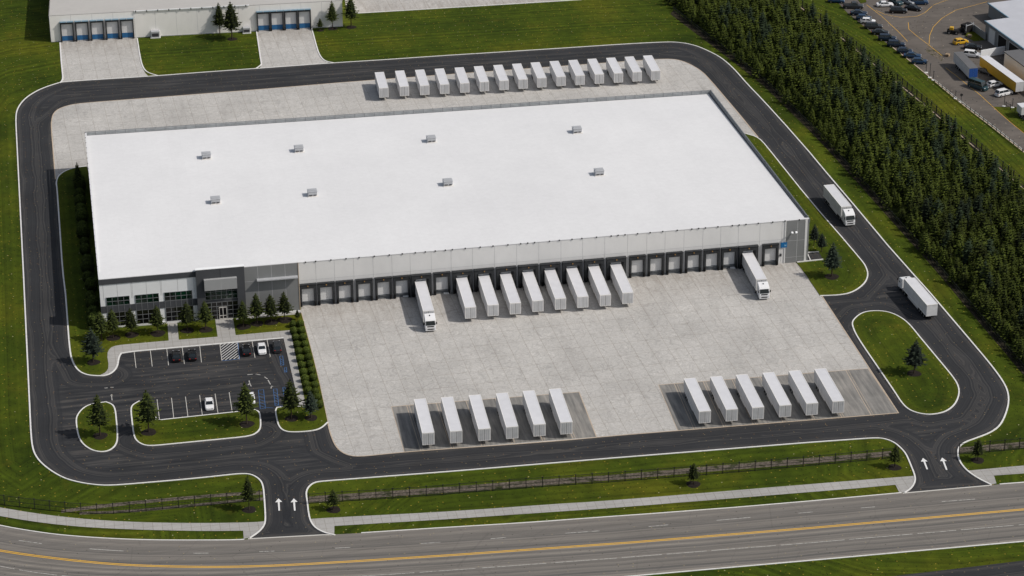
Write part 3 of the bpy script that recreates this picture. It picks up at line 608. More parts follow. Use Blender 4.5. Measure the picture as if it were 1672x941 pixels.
# roof membrane (falls gently to the rear)
mb = MB(); NX, NY = 24, 12
zc = [(Vector((0.25, .3, HFL-.10))), Vector((lrf.x-.55, .3, HFR-.55)), Vector((lb.x+.25, lb.y-.2, HBL-.95)), Vector((lr.x-.6, lr.y-.2, HBR-1.05))]
for j in range(NY+1):
    for i in range(NX+1):
        s_, t = i/NX, j/NY; p = zc[0]*(1-s_)*(1-t)+zc[1]*s_*(1-t)+zc[2]*(1-s_)*t+zc[3]*s_*t; mb.v.append(tuple(p))
mb.f = [(j*(NX+1)+i, j*(NX+1)+i+1, (j+1)*(NX+1)+i+1, (j+1)*(NX+1)+i) for j in range(NY) for i in range(NX)]; mb.mi = [0]*len(mb.f)
mb.obj('roof', 'roof', root)
def roofpt(px, py):
    best = G(px, py, 12)
    for _ in range(4):
        l = IWi @ best; s_ = min(max(l.x/WL, 0), 1); t = min(max(l.y/lb.y, 0), 1)
        z = (zc[0]*(1-s_)*(1-t)+zc[1]*s_*(1-t)+zc[2]*(1-s_)*t+zc[3]*s_*t).z; best = G(px, py, z)
    return best
# front coping with clips, left coping
mb = MB(); prism(mb, uW, WL, -.55, .07, hz(uW)-.12, hz(uW)+.02, hz(WL)-.12, hz(WL)+.02)
u = uW+2
while u < WL-1: prism(mb, u-.15, u+.15, .07, .16, hz(u)-.25, hz(u)+.1, mi=1); u += random.choice([1.7, 2.4, 3.1, 3.6])
mb.obj('front_coping', ['roof', 'unit_dark'], root)
mb = MB()
def along(a, b, n):
    for i in range(n+1): yield a.lerp(b, i/n)
la, lb2 = Vector((0, 0, HFL+.02)), Vector((lb.x, lb.y, HBL-.2)); mb.bar(la+Vector((.15, 0, -.1)), lb2+Vector((.15, 0, -.1)), .2, 0, .12)
for p in along(la, lb2, 26): mb.box(p.x-.14, p.x+.02, p.y-.14, p.y+.14, p.z-.1, p.z+.12, 1)
mb.obj('left_coping', ['roof', 'unit_dark'], root)
# guard railing at rear and right: grey infill plates between posts
def guard(a, b, n, h=1.0, base=None):
    mb = MB(); mp = MB()
    d = (b-a).normalized(); 
    mb.bar(a, b, .07, 0, .05); mb.bar(a-Vector((0, 0, h*.5)), b-Vector((0, 0, h*.5)), .04); mb.bar(a-Vector((0, 0, h)), b-Vector((0, 0, h)), .12, 0, .06)
    for i, p in enumerate(along(a, b, n)):
        mb.bar(p-Vector((0, 0, h+.05)), p+Vector((0, 0, .06)), .10)
        if i < n:
            q = a.lerp(b, (i+1)/n); e = (q-p)*.06; P0, P1 = p+e, q-e
            nn = Vector((d.y, -d.x, 0))*.02
            mp.add([P0-Vector((0, 0, h-.1))+nn, P1-Vector((0, 0, h-.1))+nn, P1-Vector((0, 0, .12))+nn, P0-Vector((0, 0, .12))+nn], [(0, 1, 2, 3)])
    return mb, mp
for a, b, n in [(Vector((lb.x, lb.y, HBL)), Vector((lr.x, lr.y, HBR)), 64), (Vector((lr.x, lr.y, HBR)), Vector((lrf.x, lrf.y, HFR)), 38)]:
    x, y = guard(a, b, n); g = x.obj('guard_railing', 'rail', root); y.obj('infill_plates', 'rail_panel', g)
# docks
def dock_mesh(width, deep):
    """sub-meshes of one loading dock; local origin at the dock's centre on the wall foot"""
    w2 = width/2; H = 5.6; o = {}
    mb = MB()
    def P(u0, u1, o0, o1, z0, z1): prism(mb, u0, u1, o0, o1, z0, z1)
    jw = .52 if not deep else .62; D = .75 if not deep else .95
    P(-w2, -w2+jw, 0, D, .0, H); P(w2-jw, w2, 0, D, .0, H); P(-w2+jw, w2-jw, 0, D, H-.95, H)
    P(-w2-.06, w2+.06, -.0+.002, D+.12, H, H+.13)
    # inner sloping curtain
    iw = w2-jw
    z0 = H-.95
    mb.add([(-iw, -D*.9, z0), (iw, -D*.9, z0), (iw, -.1, z0-.35), (-iw, -.1, z0-.35)], [(0, 1, 2, 3)])
    if deep:
        mb.add([(-iw, -D*.9, z0), (-iw, -D*.9, 0), (-iw+.5, -.1, 0), (-iw+.5, -.1, z0)], [(0, 1, 2, 3)]); mb.add([(iw, -D*.9, z0), (iw, -D*.9, 0), (iw-.5, -.1, 0), (iw-.5, -.1, z0)], [(0, 1, 2, 3)])
    o['frame'] = mb
    d = MB(); 
    for k in range(6):
        zz0 = 1.1+k*(H-.95-1.1)/6; zz1 = 1.1+(k+1)*(H-.95-1.1)/6-.02; prism(d, -iw+.1, iw-.1, .03, .09, zz0, zz1)
    prism(d, -iw+.1, iw-.1, .02, .05, 1.1, H-.9)
    o['door'] = d
    p = MB(); prism(p, -iw+.02, iw-.02, .02, .14, 0, 1.08); prism(p, -iw+.5, iw-.5, .14, .3, .8, 1.08); o['lower_panel'] = p
    for s in (-1, 1): b = MB(); b.box(s*(w2-.3)-.16, s*(w2-.3)+.16, -D-.22, -D-.002, .15, 1.25, 0, .04); o['bumper%d' % s] = b
    l = MB(); l.box(-.13, .13, -D-.24, -D-.003, H-.44, H-.18, 0, .04); o['lamp'] = l
    l = MB(); l.box(-.06, .06, -D-.1, -D+.02, H+.13, H+.36); o['stub'] = l
    return o
def make_dock(width, deep, door='dock_door', pit='dock_pit'):
    o = dock_mesh(width, deep); f = o['frame'].obj('dock_shelter', 'shelter', root)
    o['door'].obj('door', door, f); o['lower_panel'].obj('lower_panel', pit, f); o['bumper-1'].obj('bumper', 'rubber', f); o['bumper1'].obj('bumper', 'rubber', f); o['lamp'].obj('lamp', 'amber', f); o['stub'].obj('conduit', 'unit_dark', f)
    return f
wide = {6, 8, 9, 10, 11, 12, 13, 14, 15, 22}
wn_ = sum(DU[i][1]-DU[i][0] for i in range(24) if i not in wide)/14; ww_ = sum(DU[i][1]-DU[i][0] for i in wide)/len(wide)
pn, pw = make_dock(wn_, False), make_dock(ww_, True); used = set()
for i in range(24):
    p = pw if i in wide else pn
    o = p if p not in used else copy_tree(p, root)
    used.add(p); o.location = ((DU[i][0]+DU[i][1])/2, -.013, 0)
# corner sign, flood light, meter box
su0, sz1 = wpt(1274.6, 397); su1, sz0 = wpt(1284.5, 403.5)
mb = MB(); prism(mb, su0, su1, .15, .21, sz0, sz1+.15); sg = mb.obj('sign', 'sign_blue', root)
mb = MB()
for k in range(3):
    prism(mb, su0+.95+k*.16, su0+1.05+k*.16, .21, .218, sz0+.42, sz0+.78-.08*(k % 2)); prism(mb, su0+.85, su0+1.4, .21, .217, sz0+.3-.0*k, sz0+.34)
mb.obj('lettering', 'sign_text', sg)
fu, fz = wpt(1295, 378)
mb = MB(); prism(mb, fu-.15, fu+.15, .06, .75, fz-.12, fz+.1)
fl = mb.obj('flood_light', 'unit_dark', root)
for s in (-1, 1):
    mb = MB(); mb.box(-.28, .28, -.3, .25, -.2, .2, 0, .08, Matrix.Translation(Vector((fu+s*.5, -.95, fz+.1))) @ Matrix.Rotation(.5, 4, 'X') @ Matrix.Rotation(s*.3, 4, 'Z')); mb.obj('lamp_head', 'white_panel', fl)
mb = MB(); mu, mz = wpt(1274, 416); mb.box(mu-.25, mu+.25, -.4, -.15, mz-.35, mz+.35, 0, .04); mb.obj('meter_box', 'unit_dark', root)
# ---- office front (left end): a slightly taller block standing proud of the hall
def oprism(mb, u0, u1, o0, o1, z0a, z1a, z0b=None, z1b=None, mi=0): prism(mb, u0, u1, o0+OO, o1+OO, z0a, z1a, z0b, z1b, mi)
mb = MB(); oprism(mb, uL-.02, uW+.02, -OO-.6, .02, ho(uL)-.135, ho(uL)+.0, ho(uW)-.135, ho(uW)+.0); mb.obj('office_roof', 'roof', root)
mb = MB(); oprism(mb, uL, uT0, -OO-.6, 0, 0, ho(uL)-.14, 0, ho(uT0)-.14)
wins = [((160, 440), (415, 530), 4), ((478, 410), (735, 500), 4), ((797, 375), (1100, 470), 5)]
def zo(x, y): return wpt(150+x/6.722, 420+y/6.722, OO)
wu = [(zo(a[0], (a[1]+b[1])/2)[0], zo(b[0], (a[1]+b[1])/2)[0], n) for a, b, n in wins]
for (a, b, n), nx in zip(wu, [None]*3):
    for q in (a-.55, (a+b)/2, b+.55): oprism(mb, q-.04, q+.04, 0, .012, 7.4, ho(q)-1.5, mi=1)
mb.obj('office_wall', ['white_panel', 'joint'], root)
mb = MB(); oprism(mb, uL-.02, uT0, 0, .14, ho(uL)-1.45, ho(uL)-.13, ho(uT0)-1.45, ho(uT0)-.13); mb.obj('parapet_band', 'wall_dark', root)
ZB0, ZB1 = 4.15, 5.85
mb = MB(); oprism(mb, uL-.02, uT0, 0, .10, ZB0, ZB1); mb.obj('spandrel_band', 'wall_dark', root)
mb = MB(); 
oprism(mb, uL-.02, uT0, 0, .16, 0, .55); mb.obj('plinth', 'wall', root)
def window(u0, u1, z0, z1, nc, nr, glass, o=.02, mw=.05):
    mb = MB(); oprism(mb, u0, u1, o, o+.02, z0, z1); w_ = mb.obj('window', glass, root)
    mf = MB()
    for i in range(nc+1): u = u0+(u1-u0)*i/nc; oprism(mf, u-mw, u+mw, o+.021, o+.1, z0-.03, z1+.03)
    for j in range(nr+1): z = z0+(z1-z0)*j/nr; oprism(mf, u0-.04, u1+.04, o+.022, o+.085, z-mw*.8, z+mw*.8)
    mf.obj('frame', 'mullion', w_); return w_
for (u0, u1, n) in wu:
    window(u0, u1, ZB1+.05, 8.05, n, 2, 'glass'); window(u0+.05, u1+.05, .6, ZB0-.03, n, 3, 'glass_dark')
    for i in range(n+1): mb = MB(); u = u0+(u1-u0)*i/n; oprism(mb, u-.045, u+.045, .1, .15, ZB0, ZB1); mb.obj('mullion', 'mullion', root)
# entrance tower
TH_ = ho(uT0)+.55
mb = MB(); TO = .9
g0, g1 = wpt(310+165/6.72, 420+330/6.72, OO+TO)[0], wpt(310+520/6.72, 420+330/6.72, OO+TO)[0]
oprism(mb, uT0, g0, 0, TO, 0, TH_); oprism(mb, g1, uT1, 0, TO, 0, TH_); oprism(mb, g0, g1, .3, TO, 9.1, TH_); oprism(mb, g0, g1, -.3, .1, 0, 9.09)
oprism(mb, uT0-.05, uT1+.05, -.1, TO+.06, TH_+.0, TH_+.12, mi=1); oprism(mb, uT0+.1, uT1-.1, -.3, 0, 8, TH_)
tm = (uT0+uT1)/2; oprism(mb, tm-.04, tm+.04, TO, TO+.012, 9.3, TH_-.02, mi=2)
tw = mb.obj('entrance_tower', ['wall_dark', 'white_panel', 'rubber'], root)
mb = MB(); oprism(mb, g0-.15, g1-.05, TO-.3, TO+.85, 8.35, 10.95); oprism(mb, g0-.18, g1-.02, TO-.32, TO+.854, 10.95, 11.08, mi=1); oprism(mb, (g0+g1)/2-.03, (g0+g1)/2+.03, TO+.85, TO+.8515, 8.35, 10.95, mi=2)
mb.obj('entrance_canopy', ['canopy', 'canopy', 'joint'], root)
def tower_win(z0, z1, nr, glass): return window(g0+.02, g1-.02, z0, z1, 6, nr, glass, .25, .055)
tower_win(5.3, 8.3, 3, 'glass'); tower_win(.15, 4.55, 4, 'glass_dark'); 
mb = MB(); oprism(mb, g0, g1, -.1, .3, 4.62, 5.24); mb.obj('tower_spandrel', 'wall_dark', root)
d0, d1 = wpt(310+322/6.72, 420+610/6.72, OO+.4)[0], wpt(310+408/6.72, 420+610/6.72, OO+.4)[0]
mb = MB()
for a, b in ((d0, d0+.12), ((d0+d1)/2-.08, (d0+d1)/2+.08), (d1-.12, d1)): oprism(mb, a, b, .36, .50, .15, 3.1)
oprism(mb, d0, d1, .36, .50, 3.1, 3.25); oprism(mb, d0, d1, .36, .49, 1.0, 1.1); oprism(mb, d0, d1, .36, .49, .15, .3)
dd = mb.obj('entrance_door', 'door_frame', root)
mb = MB(); oprism(mb, d0+.1, d1-.1, .355, .40, .3, 3.1); mb.obj('glass', 'glass_dark', dd)
# grey wing right of the tower
mb = MB(); oprism(mb, uT0, uW, -OO-.6, .05 if False else 0.0, 0, ho(uT0)-.14, 0, ho(uW)-.14)
oprism(mb, uT1, uW, 0.0, .05, 0, ho(uT1)-.14, 0, ho(uW)-.14)
for k in range(1, 4): u = uT1+(uW-uT1)*k/4; oprism(mb, u-.04, u+.04, .05, .062, 0, ho(u)-.2, mi=1)
oprism(mb, uT1, uW-.3, .05, .062, 9.0, 9.06, mi=1); oprism(mb, uW-.14, uW+.02, .05, .14, 0, ho(uW)-.14, mi=2)
mb.obj('grey_wing_wall', ['wall_grey', 'joint', 'edge'], root)
c0, c1 = wpt(310+735/6.72, 420+230/6.72, OO+.9)[0], wpt(310+1185/6.72, 420+200/6.72, OO+.9)[0]
mb = MB(); oprism(mb, c0, c1, .05, 1.25, 9.35, 9.62); mb.obj('wing_canopy', 'unit', root)
mb = MB(); oprism(mb, uT1, uW, .05, .3, 0, .5); mb.obj('plinth', 'wall', root)
# stair well at the right corner
mb = MB(); q = [G(1316, 414), G(1337, 412.5), G(1344, 425), G(1301.5, 429.5)]
A_, B_, C2, D_ = q
struct(sheet('sunken_landing', [q[0], q[1], q[2], G(1313, 428)], .118, 'asphalt', 1.5))
wl = MB()
for a, b in ((q[0], q[1]), (G(1323, 426.5), G(1318, 415)), (D_, q[2])): ribbon_mesh(wl, [a, b], .2, 0, .35)
tag(wl.obj('retaining_kerb', 'kerb'), 'low pale kerb walls framing the sunken landing at the right corner of the warehouse', 'low wall')
# ------------------------------------------------------------------ rooftop units
def unit():
    r = empty('rooftop_unit', '', 'roof vent'); a = MB(); a.box(-1.15, 1.15, -1.05, 1.05, .28, 1.25, 0, .1); a.box(-1.2, 1.2, -1.1, 1.1, 1.25, 1.38, 0, .05); a.box(-1.0, 1.0, -.4, .4, 1.38, 1.46, 0, .03); a.obj('housing', 'unit', r)
    b = MB(); b.box(-1.3, 1.35, -1.4, 1.15, 0.0, .10); b.box(-1.05, 1.05, -1.0, 1.0, .1, .28); b.obj('curb', 'unit_base', r)
    
    for x0, x1 in ((-.9, -.1), (.2, .85)): c = MB(); c.box(x0, x1, -1.12, -1.03, .30, .55); c.obj('louvre', 'unit_dark', r)
    return r
U = unit(); un = [(337, 257, 'leftmost in the rear line'), (488, 246, 'second from left in the rear line'), (704, 230, 'third from left in the rear line'), (942, 215, 'rightmost in the rear line'), (352, 330, 'leftmost in the front line'), (510, 318, 'second from left in the front line'), (731, 301, 'third from left in the front line'), (978, 284, 'rightmost in the front line')]
for i, (x, y, t) in enumerate(un):
    p = roofpt(x, y+1); place(U, i == 0, p, WR+.0, 'grey vent unit on the white roof, '+t, 'vent units on the white roof')
# ------------------------------------------------------------------ semi-trailers and trucks
def wheel_pair(r=.5, w=.5):
    mb = MB(); mb.cyl((-w/2, 0, 0), r, w, 'x', 18); return mb
def add_wheel(parent, x, y, side, r=.5, w=.45):
    mb = MB(); mb.cyl((-w/2, 0, 0), r, w, 'x', 18); o = mb.obj('wheel', 'tyre', parent, False, (x, y, r))
    mr = MB(); mr.cyl((side*(w/2)-.03+(.0 if side > 0 else 0), 0, 0), r*.55, .06, 'x', 12); mr.obj('rim', 'rim', o); return o
def box_body(parent, L, y0, name='box_body', top=4.0, bot=1.12, W=2.6, end='trailer_end', side='trailer'):
    w2 = W/2; mb = MB(); mb.box(-w2+.03, w2-.03, y0+.03, y0+L-.03, bot, top-.08)
    n = int(L/1.22)
    for i in range(n+1):
        y = y0+.06+(L-.16)*i/n
        for s in (-1, 1): mb.box(min(s*(w2-.03), s*w2), max(s*(w2-.03), s*w2), y, y+.05, bot+.18, top-.16)
    for s in (-1, 1): mb.box(min(s*(w2-.04), s*(w2+.012)), max(s*(w2-.04), s*(w2+.012)), y0, y0+L, bot, bot+.18, 1)
    b = mb.obj(name, [side, 'trailer_rail'], parent)
    r_ = MB(); r_.box(-w2+.1, w2-.1, y0+.1, y0+L-.1, top-.08, top-.035); 
    r_.obj('roof_panel', 'trailer_roof', b)
    rr = MB()
    for s in (-1, 1): rr.box(min(s*(w2-.1), s*(w2+.015)), max(s*(w2-.1), s*(w2+.015)), y0, y0+L, top-.16, top)
    for yy in (y0, y0+L-.11): rr.box(-w2+.1, w2-.1, yy, yy+.11, top-.16, top)
    rr.obj('top_rail', 'trailer_rail', b)
    for s in (-1, 1):
        d = MB(); d.box(min(s*.034, s*(w2-.09)), max(s*.034, s*(w2-.09)), y0-.012, y0+.03, bot+.1, top-.17)
        x = .42 if s > 0 else -.42
        for xx in (x, x*2.1): d.box(xx-.022, xx+.022, y0-.05, y0-.012, bot+.15, top-.25, 1)
        d.obj('end_panel', [end, 'unit'], b)
    e = MB(); e.box(-.03, .03, y0-.03, y0+.02, bot+.1, top-.17); e.obj('door_seam', 'unit_dark', b)
    e = MB()
    for s in (-1, 1): e.box(min(s*(w2-.09), s*(w2+.015)), max(s*(w2-.09), s*(w2+.015)), y0-.02, y0+.03, bot, top-.16)
    e.box(-w2+.09, w2-.09, y0-.02, y0+.03, bot, bot+.1); e.obj('end_frame', 'trailer_rail', b)
    return b
def make_trailer(L):
    r = empty('semi_trailer', '', 'trailer'); box_body(r, L, 0)
    c = MB()
    for s in (-1, 1): c.box(s*.5-.08, s*.5+.08, .3, L-.2, .82, 1.12)
    c.box(-1.1, 1.1, 1.2, 1.4, .95, 1.12); c.box(-1.15, 1.15, L-4.6, L-.6, .78, .9); c.box(-.9, .9, .35, 1.3, 1.0, 1.12)
    c.obj('chassis', 'steel_dark', r)
    for s in (-1, 1):
        g = MB(); g.box(s*.85-.09, s*.85+.09, 2.3, 2.48, .1, 1.12); g.box(s*.85-.18, s*.85+.18, 2.2, 2.58, .0, .1); g.obj('landing_leg', 'steel_dark', r)
        for k in range(2): add_wheel(r, s*.95, L-1.7-1.35*k, s, .52, .55)
        sk = MB(); sk.box(s*1.24-.02, s*1.24+.02, L-9 if L > 14 else L-7.5, L-4.2, .55, 1.1); sk.obj('side_skirt', 'trailer_end', r)
    u = MB(); u.box(-1.15, 1.15, L-.12, L, .45, .6); u.box(-.8, -.7, L-.1, L-.02, .6, 1.1); u.box(.7, .8, L-.1, L-.02, .6, 1.1); u.obj('underride_bar', 'steel_dark', r)
    return r
TY = R(-2.17)
def head(bx, fx):        # rz so that local +y runs from near to far
    d = Vector(bx)-Vector(fx); return math.atan2(-d.x, d.y)
def tloc(FR, top=4.0, rz=TY, W=2.6):
    p = G(*FR, top); dx = Vector((math.cos(rz), math.sin(rz), 0)); q = p-dx*(W/2); return (q.x, q.y, 0)
rowA = [(777.4, 501.2), (814.3, 497.3), (850.6, 494.3), (887.5, 490.3), (924.3, 486.8), (960.9, 483.9), (997.6, 481.1), (1034.4, 477.5)]
rowB = [(709.3, 706.2), (754.8, 703.2), (801, 699.5), (846.3, 696.2), (891, 692.2), (935, 688.8)]
rowC = [(1161, 670.8), (1205, 667.7), (1247.8, 664.6), (1292.3, 661), (1336, 657.8), (1379, 654.5)]
rowD = [(634.2, 143.4), (667.8, 140.9), (701, 139.3), (733.6, 137.5), (766.5, 135.5), (798.4, 133.4), (830.6, 131.3), (861.7, 129.2), (892.3, 127), (923.7, 124.8), (954.8, 123), (986.2, 121), (1017.5, 119.2), (1048, 117.3), (1078.5, 115.4)]
docky = []
tA = make_trailer(17.3); tB = make_trailer(15.5); tD = make_trailer(12.7)
def rowlab(i, n, noun, where):
    if i == 0: o = 'leftmost'
    elif i == n-1: o = 'rightmost'
    else: o = ORD[i]+' from left'
    return 'white box %s, %s of the %d %s' % (noun, o, n, where)
for i, q in enumerate(rowA): place(tA, i == 0, tloc(q), TY, rowlab(i, 8, 'trailer', 'backed to the loading docks'), 'box trailers backed to the docks')
for i, q in enumerate(rowB): place(tB, i == 0, tloc(q), TY, rowlab(i, 6, 'trailer', 'in the left group of yard stalls'), 'box trailers in the left yard stalls')
for i, q in enumerate(rowC): place(tB, False, tloc(q), TY+R(.3), rowlab(i, 6, 'trailer', 'in the right group of yard stalls'), 'box trailers in the right yard stalls')
for i, q in enumerate(rowD): place(tD, i == 0, tloc(q), TY-R(.0), rowlab(i, 15, 'trailer', 'parked behind the warehouse roof'), 'box trailers parked behind the warehouse')
def make_truck(L, gap=.9, top=4.0, fair=1.0):
    """cab-over tractor with box semi-trailer; local -y is the cab's front, origin under the cab's front"""
    r = empty('semi_truck', '', 'truck'); y0 = 2.35+gap
    box_body(r, L, y0, 'trailer_box', top)
    # cab: side profile extruded across, edges drawn in
    prof = [(0.0, .45), (-.02, 1.3), (.05, 1.75), (.32, 2.85), (.55, 3.12), (1.2, 3.45), (2.25, 3.82), (2.3, 3.3), (2.3, .75), (1.6, .6), (.3, .4)]
    mb = MB(); n = len(prof); X = [(-1.24, .10), (-1.15, 0), (1.15, 0), (1.24, .10)]
    cy = 1.1; cz = 2.0
    for x, ins in X:
        for (y, z) in prof:
            z = z if z < 2.86 else 2.86+(z-2.86)*fair; k = 1-ins*.5; mb.v.append((x, cy+(y-cy)*k, cz+(z-cz)*k))
    for a in range(3):
        for i in range(n): j = (i+1) % n; mb.f.append((a*n+i, a*n+j, (a+1)*n+j, (a+1)*n+i))
    mb.f.append(tuple(range(n-1, -1, -1))); mb.f.append(tuple(range(3*n, 4*n))); mb.mi = [0]*len(mb.f)
    cab = mb.obj('cab', 'cab', r)
    g = MB(); g.add([(-1.08, .03, 1.8), (1.08, .03, 1.8), (1.02, .30, 2.78), (-1.02, .30, 2.78)], [(0, 1, 2, 3)]); g.v = [(x, y-.035, z) for x, y, z in g.v]; g.obj('windscreen', 'win', cab)
    for s in (-1, 1):
        q = MB(); q.add([(s*1.25, .35, 1.85), (s*1.25, 1.25, 1.85), (s*1.22, 1.2, 2.7), (s*1.22, .55, 2.7)], [(0, 1, 2, 3)]); q.obj('side_window', 'win', cab)
        mm = MB(); mm.box(s*1.42-.12, s*1.42+.12, -.02, .10, 2.0, 2.6, 0, .03); mm.bar((s*1.15, .12, 2.6), (s*1.42, .04, 2.55), .03); mm.obj('mirror', 'steel_dark', cab)
        hh = MB(); hh.box(s*.92-.2, s*.92+.2, -.06, .03, .72, .95, 0, .03); hh.obj('headlight', 'head', cab)
    q = MB(); q.box(-.8, .8, -.055, -.01, 1.38, 1.62); q.box(-.75, .75, -.055, -.005, .66, .9); q.obj('grille', 'rubber', cab)
    q = MB(); q.box(-1.2, 1.2, -.10, .12, .42, .66, 0, .05); q.box(-1.2, 1.2, -.07, .0, 1.0, 1.12); q.obj('bumper', 'trailer_end', cab)
    q = MB(); q.box(-.12, .12, 1.4, 1.75, 3.5 if fair == 1 else 3.02, 3.72 if fair == 1 else 3.25, 0, .03); q.obj('air_horn', 'steel_dark', cab)
    c = MB()
    for s in (-1, 1): c.box(s*.45-.08, s*.45+.08, .5, y0+L-.3, .7, 1.0)
    c.box(-1.0, 1.0, 2.5, 5.6, .8, .95); c.box(-1.15, 1.15, y0+L-4.6, y0+L-.6, .8, 1.1); c.obj('chassis', 'steel_dark', r)
    for s in (-1, 1):
        add_wheel(r, s*1.05, 1.15, s, .5, .35); add_wheel(r, s*.97, 4.3, s, .5, .5)
        for k in range(3): add_wheel(r, s*.98, y0+L-1.8-1.3*k, s, .5, .42)
        sk = MB(); sk.box(s*1.24-.03, s*1.24+.03, 6.3, y0+L-5.2, .5, 1.05); sk.obj('side_skirt', 'trailer_end', r)
        t = MB(); t.cyl((s*.95, 2.4, .75), .3, 1.0, 'y', 14); t.obj('fuel_tank', 'rim', r)
    return r
tr = make_truck(13.8); trd = make_truck(17.0)
def truck_at(pr, gap, first, fl, fr, bl, br, label, top=4.0):
    """place so that the trailer roof's near-cab edge and far edge fall on the surveyed corners"""
    a = (G(*fl, top)+G(*fr, top))/2; b = (G(*bl, top)+G(*br, top))/2; d = (b-a); L = d.length; d.normalize(); rz = math.atan2(-d.x, d.y)
    p = a-d*(2.35+gap)*1.03; o = place(pr, first, (p.x, p.y, 0), rz, label, 'articulated trucks'); o.scale = (1.04, 1.03, 1.03); return L
def zt(x, y): return (660+x/7.24, 420+y/7.24)
# wheels of a thing share the ground, so lengths are set once: 13.8 m boxes
P1 = zt(225, 637); P2 = zt(355, 630); dd_ = Vector((-math.sin(TY), math.cos(TY), 0))
def truck_rz(first, fr, rz, label):
    p = G(*fr, 4.0)-Vector((math.cos(rz), math.sin(rz), 0))*1.3; q = p-Vector((-math.sin(rz), math.cos(rz), 0))*(2.35+.9)
    return place(trd, first, (q.x, q.y, 0), rz, label, 'articulated trucks')
truck_rz(True, (709, 507), TY+R(.3), 'white articulated truck docked on the left with its cab facing the yard')
truck_rz(False, (1252.4, 455.6), TY-R(.3), 'white articulated truck docked at the right end beside the last dock door')
def zr(x, y): return (1332+x/10.456, 290+y/10.456)
L1 = truck_at(tr, .9, True, zr(445, 510), zr(605, 495), zr(150, 150), zr(310, 135), 'white articulated truck driving down the right side road toward the viewer')
def zq(x, y): return (1450+x/10.46, 440+y/10.46)
L2 = truck_at(make_truck(14.3, 1.25, 4.0, .35), 1.25, True, zq(280, 165), zq(455, 150), zq(672, 620), zq(850, 605), 'white articulated truck heading away up the side road beside the oval lawn')
print('truck box lengths', L1, L2, 'wall', WL, 'docks', wn_, ww_, 'tower', uT0, uT1, 'uW', uW, uG)
for x, y, sfx in [(664, 484.5, 'left of the docked truck'), (730.5, 480, 'between the docked truck and the first docked trailer'), (1198, 438.5, 'beside the truck docked at the right end')]:
    mb = MB(); mb.box(-.9, .7, -.35, .3, .02, .35, 0, .08); mb.box(.55, .75, -.2, .1, .2, 1.0, 0, .04)
    o = mb.obj('wheel_guide', 'sheet'); o.location = G(x, y); o.rotation_euler = (0, 0, -.1); tag(o, 'small white wheel guide on the concrete '+sfx, 'wheel guide', 'white wheel guides at the docks')
